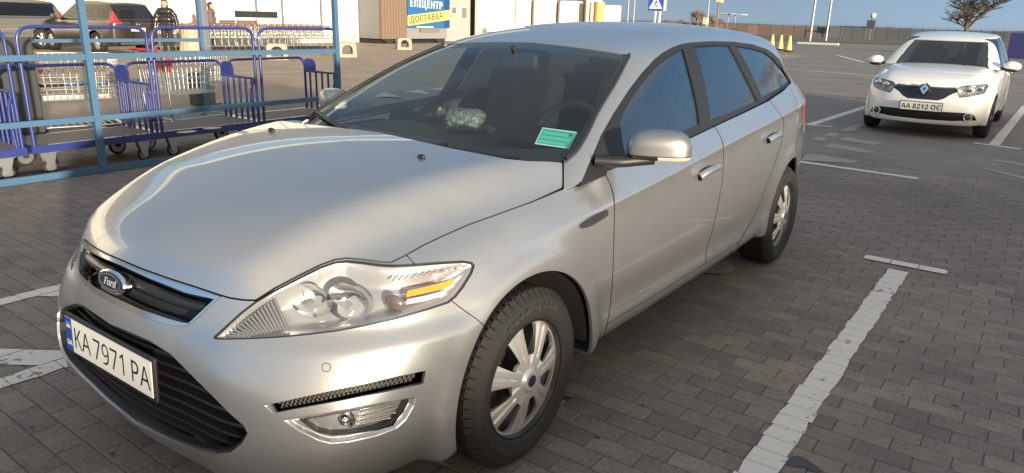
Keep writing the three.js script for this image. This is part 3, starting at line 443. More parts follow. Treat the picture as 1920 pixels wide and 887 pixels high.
part('rear_bumper', whole(cut(tail, (x, y, z) => Math.min(-z - 3.5, 0.72 - y), { levels: 0 })), M.paint, car);
part('tailgate', [whole(cut(tail, (x, y, z) => Math.min(-z - 3.5, y - 0.725, 1.03 - y), { levels: 0 })), whole(cut(houseTail, (x, y, z) => Math.min(-z - 3.35, Math.max(0.05 - (1.40 - y), x - 0.6, 1.06 - y)), { levels: 0 }))], M.paint, car);
part('rear_window', whole(cut(houseTail, (x, y, z) => Math.min(-z - 3.35, 1.36 - y, 0.61 - x, y - 1.05), { off: -0.006, flange: 0, levels: 0 })), M.darkGlass, car);
{ const red = new THREE.MeshPhysicalMaterial({ color: new THREE.Color().setRGB(0.45, 0.02, 0.03), roughness: 0.15, clearcoat: 1 }), lampF = (x, y, z) => Math.min(y - 0.86, 1.10 - y - 0.6 * Math.max(0, z + 3.5), -z - 3.30 - 0.5 * Math.abs(y - 0.97), x - 0.5); const a = cut(flank, lampF, { off: 0.003 }), b = cut(tail, (x, y, z) => Math.min(lampF(x, y, z), -z - 3.5), { off: 0.003 }); [0, 1].forEach(k => part('tail_lamp', merged([a[k], b[k]]), red, car)); }

// greenhouse panels
const sDrip = rightOf([[1075, 375], [1090, 341], [1103, 310], [1127, 253], [1150, 213], [1180, 167], [1203, 137], [1227, 111], [1243, 98], [1260, 88.5], [1276, 82], [1292, 79], [1335, 76.5], [1377, 78], [1412, 83], [1440, 93], [1452, 102], [1462, 112], [1473, 130], [1484, 154], [1488, 165]]);  // right hand = below (window side)
const oWs = outline([[1180, 103.5], [1153.5, 153.5], [1123.5, 207], [1097, 253.6], [1077, 283.6], [1063, 296], [1050, 302.5], [1030, 308], [700, 300], [500, 215], [700, 120], [810, 72.5], [850, 72], [900, 74], [950, 76], [1000, 80], [1040, 84], [1090, 90], [1140, 97]]);
const oW1 = outline([[1164, 233], [1168, 215], [1182, 190], [1204, 158], [1225, 132], [1245, 112], [1262, 100], [1281, 90], [1290, 118], [1300, 155], [1309, 195], [1314, 232], [1292, 242], [1240, 262], [1175, 290], [1170, 270]], 0);
const oW2 = outline([[1303, 85], [1340, 83.5], [1368, 84], [1380, 104], [1395, 134], [1411, 165], [1421, 188], [1390, 203], [1350, 218], [1333, 224], [1330, 190], [1322, 150], [1313, 115]]);
const oW3 = outline([[1381, 85], [1410, 90], [1435, 97], [1452, 110], [1468, 132], [1480, 151], [1466, 163], [1445, 175], [1430, 182], [1421, 160], [1407, 130], [1393, 104]]);
const sW = (x, y, z) => z < -0.3 && x > 0.5;
part('roof_and_pillars', whole(cut(house, (x, y, z, u, v, d) => {
  const pil = Math.min(-mpx(sDrip(u, v), d), -mpx(oWs(u, v), d));
  if (z < -3.0) return Math.min(pil, z < -3.3 && y < 1.36 && x < 0.58 ? -0.01 : 1, x > 0.4 ? -mpx(sBelt(u, v), d) + 0.015 : y - 1.0);
  if (z > -0.9 && y < 1.1) return Math.min(pil, mpx(u - 1057.5, d), -mpx(sBelt(u, v), d) - GAP * 0.6);
  return pil;
}, { flange: 0.014 })), M.paint, car);
part('windscreen', whole(cut(house, (x, y, z, u, v, d) => z < -1.6 ? -1 : mpx(oWs(u, v) - 0.8, d), { flange: 0.005, off: -0.003 })), M.glass, car);
part('windscreen_surround', whole(cut(house, (x, y, z, u, v, d) => { if (z < -1.6) return -1; const s = oWs(u, v), b = y - (0.985 + 0.03 * ss(0.3, 0.75, x)); return Math.min(mpx(s, d), Math.max(mpx(10 - s, d) , 0.016 - b)); }, { flange: 0, off: -0.006 })), M.black, car);
{ const e = [[1060, 298], [1077, 283.6], [1097, 253.6], [1123.5, 207], [1153.5, 153.5], [1178, 106]].map(([u, v]) => { let best = null, bd = 1e9; for (let i = 0; i < house.P.length / 3; i++) { const z = house.P[i * 3 + 2]; if (z < -1.6) continue; const du = house.U[i * 3] - u, dv = house.U[i * 3 + 1] - v, q = du * du + dv * dv; if (q < bd) { bd = q; best = V(house.P[i * 3] + house.N[i * 3] * 0.006, house.P[i * 3 + 1] + house.N[i * 3 + 1] * 0.006, house.P[i * 3 + 2] + house.N[i * 3 + 2] * 0.006); } } return best; });
  for (const sg of [1, -1]) part('windscreen_moulding', new THREE.TubeGeometry(new THREE.CatmullRomCurve3(e.map(q => V(q.x * sg, q.y, q.z))), 40, 0.009, 8), M.black, car); }
const winF = (o, m) => (x, y, z, u, v, d) => sW(x, y, z) ? mpx(o(u, v), d) : -1;
{
  const fr = cut(house, (x, y, z, u, v, d) => sW(x, y, z) && z > -3.12 ? Math.min(mpx(sDrip(u, v), d) - 0.001, mpx(-sBelt(u, v), d) + 0.012, -mpx(Math.max(oW1(u, v), oW2(u, v), oW3(u, v)), d)) : -1, { off: -0.004, flange: 0.008 });
  fr.forEach(g => part('window_frame', g, M.trim, car));
  for (const [n, o, m] of [['front_side_window', oW1, M.tint], ['rear_side_window', oW2, M.darkTint], ['quarter_window', oW3, M.darkTint]]) { const film = cut(house, winF(o), { off: -0.014, flange: 0 }); cut(house, winF(o), { off: -0.010, flange: 0 }).forEach((g, k) => { const w = part(n, g, M.sideGlass, car); part('tint_film', film[k], m, w); }); }
}
// ---------------------------------------------------------------- details of the silver car
function at(S, u, v) {                                               // point and normal of a shell seen at a photo pixel
  let best = null, bd = 1e9; const U = S.U, I = S.I;
  for (let q = 0; q < I.length; q += 3) { const a = I[q] * 3, b = I[q + 1] * 3, c = I[q + 2] * 3;
    if (Math.abs(U[a] - u) > 60 || Math.abs(U[a + 1] - v) > 60) continue;
    const d = (U[b + 1] - U[c + 1]) * (U[a] - U[c]) + (U[c] - U[b]) * (U[a + 1] - U[c + 1]); if (Math.abs(d) < 1e-9) continue;
    const l = ((U[b + 1] - U[c + 1]) * (u - U[c]) + (U[c] - U[b]) * (v - U[c + 1])) / d, m = ((U[c + 1] - U[a + 1]) * (u - U[c]) + (U[a] - U[c]) * (v - U[c + 1])) / d, n = 1 - l - m;
    if (l < -0.01 || m < -0.01 || n < -0.01) continue;
    const dep = U[a + 2]; if (dep < bd) { bd = dep; const f = (A, k) => l * A[a + k] + m * A[b + k] + n * A[c + k]; best = { p: V(f(S.P, 0), f(S.P, 1), f(S.P, 2)), n: V(f(S.N, 0), f(S.N, 1), f(S.N, 2)).normalize() }; } }
  return best;
}
const A = (S, u, v, off = 0) => { const r = at(S, u, v); if (!r) { console.log('no hit', u, v); return V(0, 0, 0); } return r.p.clone().addScaledVector(r.n, off); };
const mirrorX = g => { const c = g.clone(); c.scale(-1, 1, 1); const idx = c.index; if (idx) { for (let i = 0; i < idx.count; i += 3) { const t = idx.getX(i + 1); idx.setX(i + 1, idx.getX(i + 2)); idx.setX(i + 2, t); } } else { for (const k of Object.keys(c.attributes)) { const at = c.attributes[k], s = at.itemSize; for (let i = 0; i < at.count; i += 3) for (let m = 0; m < s; m++) { const p = (i + 1) * s + m, q = (i + 2) * s + m, t = at.array[p]; at.array[p] = at.array[q]; at.array[q] = t; } } } return c; };
function pairPart(name, geos, mat, parentL = car, parentR = car) { const g = Array.isArray(geos) ? merged(geos) : geos; return [part(name, g, mat, parentL), part(name, mirrorX(g), mat, parentR)]; }
const col = (r, g, b) => new THREE.Color().setRGB(r, g, b);
const std = (r, g, b, rough = 0.7, metal = 0) => new THREE.MeshStandardMaterial({ color: col(r, g, b), roughness: rough, metalness: metal });

// headlamps: clear lens, black seal, chromed bowl with reflectors and indicator
{
  const inH = (x, y, z, u, v, d) => z < 0 || x < 0.1 ? -1 : mpx(oHead(u, v) - 1.2, d);
  const lens = cut(nose, inH, { flange: 0, off: -0.001 });
  const seal = cut(nose, (x, y, z, u, v, d) => z < 0 || x < 0.1 ? -1 : Math.min(mpx(oHead(u, v) - 0.4, d), mpx(2.8 - oHead(u, v), d)), { off: -0.003, flange: 0.012 });
  M.lampChrome = std(0.70, 0.70, 0.70, 0.12, 1); M.lampSatin = std(0.42, 0.42, 0.425, 0.30, 0.6);
  M.amber = new THREE.MeshPhysicalMaterial({ color: col(0.85, 0.26, 0.02), roughness: 0.25, clearcoat: 0.6 });
  const deep = (u, v) => -0.006 - 0.05 * ss(0, 30, oHead(u, v));
  const bowl = cut(nose, inH, { disp: deep, flange: 0 });
  const lamps = [0, 1].map(k => { const g = new THREE.Group(); g.name = 'headlight'; car.add(g); return g; });
  lens.forEach((g, k) => part('lens', g, M.lens, lamps[k])); seal.forEach((g, k) => part('seal', g, M.black, lamps[k])); bowl.forEach((g, k) => part('housing', g, M.lampSatin, lamps[k]));
  const reflector = (u, v, r, squash, tilt, dep) => { const c = A(nose, u, v, -dep), pts = []; for (let i = 0; i <= 14; i++) { const t = i / 14; pts.push(new THREE.Vector2(0.012 + (r - 0.012) * t, -0.045 * (1 - t * t))); }
    const g = new THREE.LatheGeometry(pts, 32); g.rotateX(Math.PI / 2); g.scale(1, squash, 1); g.rotateY(tilt); g.rotateX(-0.25); return g.translate(c.x, c.y, c.z); };
  const dome = (u, v, r, dep) => { const c = A(nose, u, v, -dep); const g = new THREE.SphereGeometry(r, 20, 14); return g.translate(c.x, c.y, c.z); };
  const bulbCap = (u, v, dep) => { const c = A(nose, u, v, -dep); return rod(c, c.clone().add(V(0.012, 0.004, 0.03)), 0.009, 0.006, 12); };
  for (const [n, geo, mat] of [
    ['main_beam_reflector', [reflector(580, 557, 0.070, 0.66, 0.30, 0.020)], M.lampChrome],
    ['dipped_beam_reflector', [reflector(655, 560, 0.068, 0.82, 0.55, 0.020)], M.lampChrome],
    ['bulb_cap', [bulbCap(583, 555, 0.045)], M.lampSatin], ['bulb_cap', [bulbCap(657, 560, 0.045)], M.lampSatin]]) pairPart(n, geo, mat, lamps[0], lamps[1]);
  // ribbed inner panel beside the grille
  const rib = []; for (let k = 0; k < 15; k++) { const t = k / 14, a = A(nose, mix(420, 512, t), mix(627, 558, t), -0.014), b = A(nose, mix(450, 535, t), mix(631, 616, t), -0.016); rib.push(rod(a, b, 0.0048, 0.0052, 8)); }
  pairPart('ribbed_reflector', rib, std(0.46, 0.44, 0.40, 0.2, 0.9), lamps[0], lamps[1]);
  // indicator: amber strip, dark bulb lens, clear strip with chrome dashes
  const strip = (uv, off, thick) => { const o = outline(uv); return cut(nose, (x, y, z, u, v, d) => z < 0 || x < 0.1 ? -1 : mpx(o(u, v), d), { off, flange: thick }); };
  strip([[764, 555], [766, 543], [800, 536], [852, 522.5], [857, 522.5], [852, 531], [842, 538], [800, 548]], -0.012, 0.01).forEach((g, k) => part('amber_indicator', g, M.amber, lamps[k]));
  strip([[764, 570], [766, 559], [800, 553], [842, 543], [836, 554], [800, 564]], -0.014, 0.008).forEach((g, k) => part('clear_side_lamp', g, std(0.75, 0.75, 0.74, 0.12, 0.6), lamps[k]));
  const c = A(nose, 742, 561, -0.032), ind = new THREE.SphereGeometry(0.030, 24, 16); ind.scale(1.2, 0.8, 0.6); ind.translate(c.x, c.y, c.z);
  pairPart('indicator_bulb', [ind], new THREE.MeshPhysicalMaterial({ color: col(0.26, 0.20, 0.18), metalness: 0.6, roughness: 0.2, clearcoat: 1 }), lamps[0], lamps[1]);
  for (let k = 0; k < 11; k++) { const u = mix(738, 856, k / 10), v = mix(520, 501.5, k / 10), h = mix(8, 4, k / 10), a = A(nose, u - 2, v + h / 2, -0.009), b = A(nose, u + 3, v - h / 2, -0.009); pairPart('chrome_dash', [rod(a, b, 0.0018, 0.0018, 6)], M.lampChrome, lamps[0], lamps[1]); }
}
// upper grille
{
  const g = new THREE.Group(); g.name = 'grille'; car.add(g);
  part('chrome_surround', whole(cut(nose, (x, y, z, u, v, d) => z < 0.5 ? -1 : Math.min(mpx(oGrille(u, v) - 0.5, d), -mpx(oMesh(u, v), d)), { off: 0.001, flange: 0.035 })), M.chrome, g);
  part('backing', whole(cut(nose, (x, y, z, u, v, d) => z < 0.5 ? -1 : mpx(oGrille(u, v), d), { off: -0.055, flange: 0 })), M.black, g);
  const top = rightOf([[148, 456.7], [180, 473], [213.5, 491.5], [280, 521.8], [347, 548.5], [402, 561], [460, 575]]), bot = rightOf([[150, 510], [180, 533.5], [213.5, 556.8], [263.5, 580], [313.6, 597], [353.6, 606], [400, 612]]);
  M.gloss = new THREE.MeshPhysicalMaterial({ color: col(0.012, 0.012, 0.013), roughness: 0.3, clearcoat: 0.4 });
  for (const [f0, hw, off] of [[0.42, 0.19, -0.010]]) {
    const slat = (u, v) => { const a = Math.max(0, top(u, v)), b = Math.max(0, -bot(u, v)), f = a / (a + b + 1e-6), t = clamp((f - f0) / hw, -1, 1); return off - 0.012 * t * t; };
    part('grille_bar', whole(cut(nose, (x, y, z, u, v, d) => { if (z < 0.5) return -1; const a = top(u, v), b = -bot(u, v); return Math.min(mpx(oMesh(u, v), d), a + b > 1 ? (hw - Math.abs(a / (a + b) - f0)) * 0.15 : -1); }, { disp: slat, flange: 0.03 })), M.gloss, g);
  }
}
// lower intake with slats
M.intake = std(0.010, 0.010, 0.011, 0.6);
{
  const g = new THREE.Group(); g.name = 'lower_grille'; car.add(g);
  part('backing', whole(cut(nose, (x, y, z, u, v, d) => z < 0.5 ? -1 : mpx(oIntake(u, v) + 2, d), { off: -0.07, flange: 0 })), M.black, g);
  for (const [y0, h, o] of [[0.238, 0.018, -0.018], [0.292, 0.0045, -0.03], [0.328, 0.0045, -0.032], [0.364, 0.0045, -0.032], [0.400, 0.0045, -0.032], [0.436, 0.0045, -0.032], [0.472, 0.0045, -0.032], [0.508, 0.0045, -0.032], [0.545, 0.006, -0.026], [0.580, 0.014, -0.018]])
    part('intake_slat', whole(cut(nose, (x, y, z, u, v, d) => z < 0.5 ? -1 : Math.min(mpx(oIntake(u, v) + 1, d), h - Math.abs(y - y0)), { off: o, flange: 0.03 })), M.intake, g);
  part('intake_edge', whole(cut(nose, (x, y, z, u, v, d) => z < 0.5 ? -1 : Math.min(mpx(oIntake(u, v), d), mpx(5 - oIntake(u, v), d)), { off: -0.008, flange: 0.02 })), M.trim, g);
}
// bumper side vents and fog lamps
{
  const fog = [0, 1].map(() => { const g = new THREE.Group(); g.name = 'fog_lamp'; car.add(g); return g; }), vent = [0, 1].map(() => { const g = new THREE.Group(); g.name = 'bumper_vent'; car.add(g); return g; });
  const inF = (x, y, z, u, v, d) => z < 0.2 || x < 0.3 ? -1 : mpx(oFog(u, v) - 2.5, d), inS = (x, y, z, u, v, d) => z < 0.2 || x < 0.3 ? -1 : mpx(oSlot(u, v), d);
  cut(nose, inF, { off: -0.019, flange: 0 }).forEach((g, k) => part('lens', g, M.lens, fog[k]));
  cut(nose, (x, y, z, u, v, d) => z < 0.2 || x < 0.3 ? -1 : Math.min(mpx(oFog(u, v) + 0.5, d), mpx(3.2 - oFog(u, v), d)), { off: -0.018, flange: 0.03 }).forEach((g, k) => part('seal', g, M.trim, fog[k]));
  cut(nose, inF, { off: -0.040, flange: 0 }).forEach((g, k) => part('housing', g, std(0.55, 0.55, 0.56, 0.25, 0.8), fog[k]));
  const c = A(nose, 650, 795, -0.036), bowl = []; for (let i = 0; i <= 10; i++) { const t = i / 10; bowl.push(new THREE.Vector2(0.004 + 0.026 * t, -0.012 * (1 - t * t))); }
  const bw = new THREE.LatheGeometry(bowl, 24); bw.rotateX(Math.PI / 2); bw.rotateY(0.5); bw.translate(c.x, c.y, c.z);
  pairPart('reflector', [bw, new THREE.SphereGeometry(0.016, 16, 10).translate(c.x + 0.003, c.y, c.z + 0.004)], M.lampChrome, fog[0], fog[1]);
  const rb = []; for (let k = 0; k < 5; k++) { const a = A(nose, 672 + k * 3, 808 - k * 9.5, -0.034), b = A(nose, 752, 792 - k * 8.5, -0.034); rb.push(rod(a, b, 0.0035, 0.0035, 6)); }
  pairPart('ribs', rb, M.lampChrome, fog[0], fog[1]);
  cut(nose, inS, { off: -0.05, flange: 0 }).forEach((g, k) => part('backing', g, M.black, vent[k]));
  // honeycomb bars
  const topE = t => [mix(512, 792, t), mix(757.5, 698.5, t)], botE = t => [mix(521, 787, t), mix(772, 718, t)], hc = [], n = 30;
  const pt = (t, s) => { const a = topE(t), b = botE(t); return A(nose, mix(a[0], b[0], s), mix(a[1], b[1], s), -0.024); };
  for (let k = 0; k < n; k++) for (let r = 0; r < 3; r++) { const t0 = (k + 0.1 + (r % 2) * 0.5) / (n + 0.6), t1 = (k + 0.6 + (r % 2) * 0.5) / (n + 0.6), tm = (k + 0.35 + (r % 2) * 0.5) / (n + 0.6); const s0 = r * 0.33, s1 = s0 + 0.33; hc.push(rod(pt(tm, s0), pt(t0, s1), 0.0016, 0.0016, 5), rod(pt(tm, s0), pt(t1, s1), 0.0016, 0.0016, 5)); }
  pairPart('honeycomb', hc, std(0.10, 0.095, 0.085, 0.5), vent[0], vent[1]);
}
// parking sensors, washers
for (const [u, v] of [[612, 689]]) { const r = at(nose, u, v); const mk = (ra, h) => { const g = new THREE.CylinderGeometry(ra, ra, h, 24); g.applyQuaternion(new THREE.Quaternion().setFromUnitVectors(V(0, 1, 0), r.n)); return g.translate(r.p.x, r.p.y, r.p.z); };
  pairPart('parking_sensor_ring', [mk(0.0125, 0.001)], M.trim); pairPart('parking_sensor', [mk(0.0105, 0.003)], M.paint); }
{ const r = at(flank, 790, 296) || at(nose, 790, 296), g = new THREE.SphereGeometry(0.016, 14, 10); g.scale(1.1, 0.55, 0.7); g.translate(r.p.x, r.p.y + 0.004, r.p.z); pairPart('washer_jet', [g], M.black); }
// number plate and badge
function textTexture(w, h, draw) { const c = document.createElement('canvas'); c.width = w; c.height = h; const x = c.getContext('2d'); draw(x, w, h); const t = new THREE.CanvasTexture(c); t.colorSpace = THREE.SRGBColorSpace; t.anisotropy = 8; return t; }
const plateTex = (txt, blue) => textTexture(1040, 224, (x, w, h) => {
  x.fillStyle = '#cfcfca'; x.fillRect(0, 0, w, h); x.fillStyle = '#1c1c1c'; x.textBaseline = 'middle';
  let off = 20;
  if (blue) { x.fillStyle = '#1f3f8f'; x.fillRect(0, 0, 92, h); x.fillStyle = '#3e7fd0'; x.fillRect(18, 30, 56, 20); x.fillStyle = '#e8c62c'; x.fillRect(18, 50, 56, 20); x.fillStyle = '#e6e6e6'; x.font = 'bold 52px sans-serif'; x.textAlign = 'center'; x.fillText('UA', 46, 170); off = 104; }
  x.fillStyle = '#161616'; x.font = (blue ? '' : 'bold ') + '188px sans-serif'; x.textAlign = 'left';
  const parts = txt, total = w - off - 16; const ws = parts.map(p => x.measureText(p).width), sum = ws.reduce((a, b) => a + b, 0), sc = Math.min(1, (total - 60) / sum); let cx = off; const gap = (total - sum * sc) / (parts.length - 1);
  parts.forEach((p, k) => { x.save(); x.translate(cx, h * 0.53); x.scale(sc, 1.0); x.fillText(p, 0, 0);  x.restore(); cx += ws[k] * sc + gap; });
});
function plateMesh(parent, tex, w, h) { const g = new THREE.Group(); g.name = 'number_plate'; parent.add(g); part('frame', new RoundedBoxGeometry(w + 0.022, h + 0.026, 0.012, 2, 0.005).translate(0, -0.003, -0.009), M.black, g); part('plate', new THREE.BoxGeometry(w, h, 0.003), [M.plateSide, M.plateSide, M.plateSide, M.plateSide, new THREE.MeshStandardMaterial({ map: tex, roughness: 0.35 }), M.plateSide], g); return g; }
M.plateSide = std(0.6, 0.6, 0.58, 0.4);
const plate = plateMesh(car, plateTex(['KA', '7971', 'PA'], true), 0.52, 0.112); plate.position.set(0.0, 0.487, 0.949); plate.rotation.set(-0.05, 0.012, 0);
{
  const g = new THREE.Group(); g.name = 'badge'; car.add(g); g.position.set(0, 0.708, 0.905); g.rotation.x = -0.22;
  const ell = (a, b, n = 48) => Array.from({ length: n }, (_, i) => [a * Math.cos(i / n * 2 * Math.PI), b * Math.sin(i / n * 2 * Math.PI)]);
  part('chrome_ring', extrude(ell(0.074, 0.030), 0.018, 0.006), M.chrome, g).position.z = -0.02;
  const face = new THREE.ShapeGeometry(shapeOf(ell(0.069, 0.0265)), 24); { const p = face.attributes.position, uv = face.attributes.uv; for (let i = 0; i < p.count; i++) uv.setXY(i, p.getX(i) / 0.138 + 0.5, p.getY(i) / 0.053 + 0.5); }
  const tex = textTexture(512, 200, (x, w, h) => { x.fillStyle = '#0d1628'; x.fillRect(0, 0, w, h); x.strokeStyle = '#9aa0a8'; x.lineWidth = 5; x.beginPath(); x.ellipse(w / 2, h / 2, w * 0.45, h * 0.42, 0, 0, 7); x.stroke(); x.fillStyle = '#c8ccd0'; x.font = 'italic bold 112px serif'; x.textAlign = 'center'; x.textBaseline = 'middle'; x.fillText('Ford', w / 2, h * 0.52); });
  part('face', face, new THREE.MeshPhysicalMaterial({ map: tex, roughness: 0.3, clearcoat: 1 }), g).position.z = 0.0052;
}
// wheels
M.tyre = std(0.0165, 0.016, 0.0155, 0.75); M.cap = new THREE.MeshPhysicalMaterial({ color: col(0.62, 0.61, 0.59), metalness: 0.6, roughness: 0.32, clearcoat: 0.3, clearcoatRoughness: 0.2 });
function tyreGeo(R, w, rim) {
  const pr = [[rim, -w / 2 + 0.01], [rim + 0.02, -w / 2 - 0.002], [R - 0.055, -w / 2 - 0.006], [R - 0.025, -w / 2 + 0.006], [R - 0.008, -w / 2 + 0.03], [R - 0.006, 0], [R - 0.008, w / 2 - 0.03], [R - 0.025, w / 2 - 0.006], [R - 0.04, w / 2 + 0.003], [R - 0.055, w / 2 + 0.006], [R - 0.056, w / 2 + 0.009], [rim + 0.045, w / 2 + 0.008], [rim + 0.02, w / 2 + 0.002], [rim + 0.012, w / 2 + 0.004], [rim, w / 2 - 0.008]];
  return new THREE.LatheGeometry(pr.map(q => new THREE.Vector2(q[0], q[1])), 96).rotateZ(-Math.PI / 2);
}
function treadGeo(R, w) {
  const P = [], I = []; const blk = (x0, x1, a0, a1, sk, r0, r1) => { const k = P.length / 3; for (const r of [0, 1]) for (const [x, a] of [[x0, a0], [x1, a0 + sk], [x1, a1 + sk], [x0, a1]]) { const drop = Math.max(0, Math.abs(x) - (w / 2 - 0.03)); const rr = (r ? r1 : r0) - drop * drop * 16 - (Math.abs(x) > w / 2 - 0.004 ? 0.014 : 0); const q = r ? 1 : 1; P.push(x, rr * Math.cos(a) * q, rr * Math.sin(a)); } I.push(k + 4, k + 5, k + 6, k + 4, k + 6, k + 7); for (let m = 0; m < 4; m++) { const a = k + m, b = k + (m + 1) % 4; I.push(a, b, b + 4, a, b + 4, a + 4); } };
  const n = 58, st = 2 * Math.PI / n;
  for (let i = 0; i < n; i++) { const a = i * st; for (const s of [1, -1]) { blk(s * (w / 2 - 0.028), s * (w / 2 - 0.003), a, a + st * 0.8, 0, R - 0.016, R - 0.001); blk(s * (w / 2 - 0.058), s * (w / 2 - 0.033), a + st * 0.15, a + st * 0.95, s * 0.02, R - 0.012, R); blk(s * 0.004, s * 0.040, a, a + st * 0.38, s * 0.04, R - 0.012, R); blk(s * 0.004, s * 0.040, a + st * 0.5, a + st * 0.88, s * 0.04, R - 0.012, R); } }
  const g = new THREE.BufferGeometry(); g.setAttribute('position', new THREE.Float32BufferAttribute(P, 3)); g.setIndex(I); const q = g.toNonIndexed(); q.computeVertexNormals();
  const pa = q.attributes.position, na = q.attributes.normal; for (let i = 0; i < pa.count; i += 3) { /* outward */ const c = V(pa.getX(i) * 0.2, pa.getY(i), pa.getZ(i)), nn = V(na.getX(i), na.getY(i), na.getZ(i)); if (nn.dot(c) < -0.2) { for (let m = 0; m < 3; m++) na.setXYZ(i + m, -na.getX(i + m), -na.getY(i + m), -na.getZ(i + m)); for (const k of ['position']) { const x = [pa.getX(i + 1), pa.getY(i + 1), pa.getZ(i + 1)]; pa.setXYZ(i + 1, pa.getX(i + 2), pa.getY(i + 2), pa.getZ(i + 2)); pa.setXYZ(i + 2, ...x); } } }
  return q;
}
function hubcapGeo(R, n) {                                            // polar relief, cut through between the spokes
  const nr = 46, na = n * 34, P = [], N = [], I = [];
  const per = 2 * Math.PI / n, ang = a => { let t = a / per; t -= Math.floor(t); return (t < 0.5 ? t : t - 1) * per; };        // 0 = spoke centre
  const H = (r, a) => { const t = ang(a) * r, ring = ss(0.86, 0.93, r / R), hub = ss(0.26, 0.18, r / R), sw = 0.026 + 0.14 * r * 0.5, e = Math.abs(t) / sw; const crown = 0.006 * ss(1.15, 0.6, e) - 0.008 * ss(0.16, 0.05, e) * ss(0.3, 0.5, r / R) * ss(0.92, 0.8, r / R); return -0.030 * Math.pow(r / R, 2) * (1 - ring) - 0.022 * ring * 1 + crown * (1 - hub) * (1 - ring * 0.8) + 0.006 * hub + 0.010 * ss(0.20, 0.165, r / R) - 0.012 * ss(0.965, 1.0, r / R); };
  for (let i = 0; i <= nr; i++) for (let j = 0; j <= na; j++) { const r = R * i / nr, a = j / na * 2 * Math.PI, e = 1e-3, h = H(r, a), hr = (H(r + e, a) - H(Math.max(0, r - e), a)) / (r > e ? 2 * e : e), ha = r > 0.004 ? (H(r, a + e) - H(r, a - e)) / (2 * e * r) : 0; const er = [0, Math.cos(a), Math.sin(a)], ea = [0, -Math.sin(a), Math.cos(a)]; let nn = [1, -hr * er[1] - ha * ea[1], -hr * er[2] - ha * ea[2]]; const l = Math.hypot(...nn); P.push(h, r * er[1], r * er[2]); N.push(nn[0] / l, nn[1] / l, nn[2] / l); if (i && j) { const A0 = (i - 1) * (na + 1) + j - 1, B0 = A0 + 1, C0 = A0 + na + 1, D0 = C0 + 1; I.push(A0, C0, B0, B0, C0, D0); } }
  const S = { P: Float32Array.from(P), N: Float32Array.from(N), I };
  const f = (x, y, z) => { const r = Math.hypot(y, z), a = Math.atan2(z, y), t = Math.abs(ang(a)) * r, half = per / 2 * r; const edge = half - t; const rr = (r / R - 0.64) / 0.245; const hw = mix(0.017, 0.043, clamp((r / R - 0.38) / 0.5)); const d = Math.max((edge - hw), (Math.abs(rr) - 1) * 0.245 * R); return smax(edge - hw, (Math.abs(rr) - 1) * 0.245 * R, 0.008); };
  return cut(S, f, { flange: 0.014, mirror: false })[0];
}
const capG = hubcapGeo(0.221, 7), tyreG = tyreGeo(TYRE, 0.215, 0.212), treadG = treadGeo(TYRE, 0.215);
{
  const flip = g => mirrorX(g);
  const rimG = new THREE.LatheGeometry([[0.0, 0.012], [0.07, 0.012], [0.1, 0.03], [0.16, 0.02], [0.185, 0.03], [0.2, 0.06], [0.212, 0.098], [0.205, 0.099], [0.19, 0.0], [0.19, -0.09], [0.21, -0.1]].map(q => new THREE.Vector2(q[0], q[1])), 64).rotateZ(-Math.PI / 2).scale(1, 1, 1);
  const oval = extrude(Array.from({ length: 32 }, (_, i) => [0.021 * Math.cos(i / 32 * 2 * Math.PI), 0.0205 * Math.sin(i / 32 * 2 * Math.PI)]), 0.002, 0.0008); oval.rotateY(Math.PI / 2);
  const discG = merged([new THREE.CylinderGeometry(0.15, 0.15, 0.024, 48).rotateZ(Math.PI / 2).translate(-0.01, 0, 0), box(0.07, 0.11, 0.09, -0.01, 0.08, 0.09, 0.015)]);
  const nutG = new THREE.CylinderGeometry(0.011, 0.011, 0.03, 6).rotateZ(Math.PI / 2);
  M.steel = std(0.075, 0.072, 0.07, 0.5, 0.5); M.disc = std(0.30, 0.28, 0.26, 0.45, 0.8); M.blueOval = new THREE.MeshPhysicalMaterial({ color: col(0.010, 0.014, 0.035), roughness: 0.25, clearcoat: 1 });
  for (const [x, z, rot] of [[0.795, WF, 0.30], [0.80, WR, 0.62], [-0.795, WF, 0.1], [-0.80, WR, 0.9]]) {
    const s = Math.sign(x), g = new THREE.Group(); g.name = 'wheel'; car.add(g); g.position.set(x, HUB, z); const q = geo => s > 0 ? geo : flip(geo), w = new THREE.Group();
    const P2 = (n, geo, mat) => part(n, q(geo), mat, g);
    P2('tyre', merged([tyreG.clone(), treadG.clone()]), M.tyre); P2('rim', rimG, M.steel); const cp = P2('hub_cap', capG.clone().translate(0.103, 0, 0), M.cap); P2('brake_disc', discG, M.disc); for (let i = 0; i < 5; i++) { const a = i / 5 * 2 * Math.PI; P2('wheel_nut', nutG.clone().translate(0.03, 0.054 * Math.cos(a), 0.054 * Math.sin(a)), M.steel); } P2('badge', oval.clone().translate(0.1185, 0, 0), M.blueOval);
    cp.rotation.x = rot;
  }
}
{
  const font = await new FontLoader().loadAsync('fonts/droid/droid_sans_bold.typeface.json'), lm = std(0.045, 0.043, 0.04, 0.7), r0 = 0.252;
  for (const w of car.children.filter(c => c.name === 'wheel')) { const s = Math.sign(w.position.x), tyre = w.children.find(c => c.name === 'tyre'), txt = 'SNOW LION', letters = [];
    [...txt].forEach((ch, i) => { if (ch === ' ') return; const g = new TextGeometry(ch, { font, size: 0.024, depth: 0.0012, curveSegments: 4 }); g.computeBoundingBox(); g.translate(-(g.boundingBox.max.x + g.boundingBox.min.x) / 2, 0, 0); const a = (i - 4) * 0.125; g.translate(0, r0, 0).rotateZ(-a).rotateY(Math.PI / 2 * s).translate(s * 0.1155, 0, 0); letters.push(g); });
    const m = part('lettering', letters, lm, tyre); m.userData.kind = 'stuff'; }
}
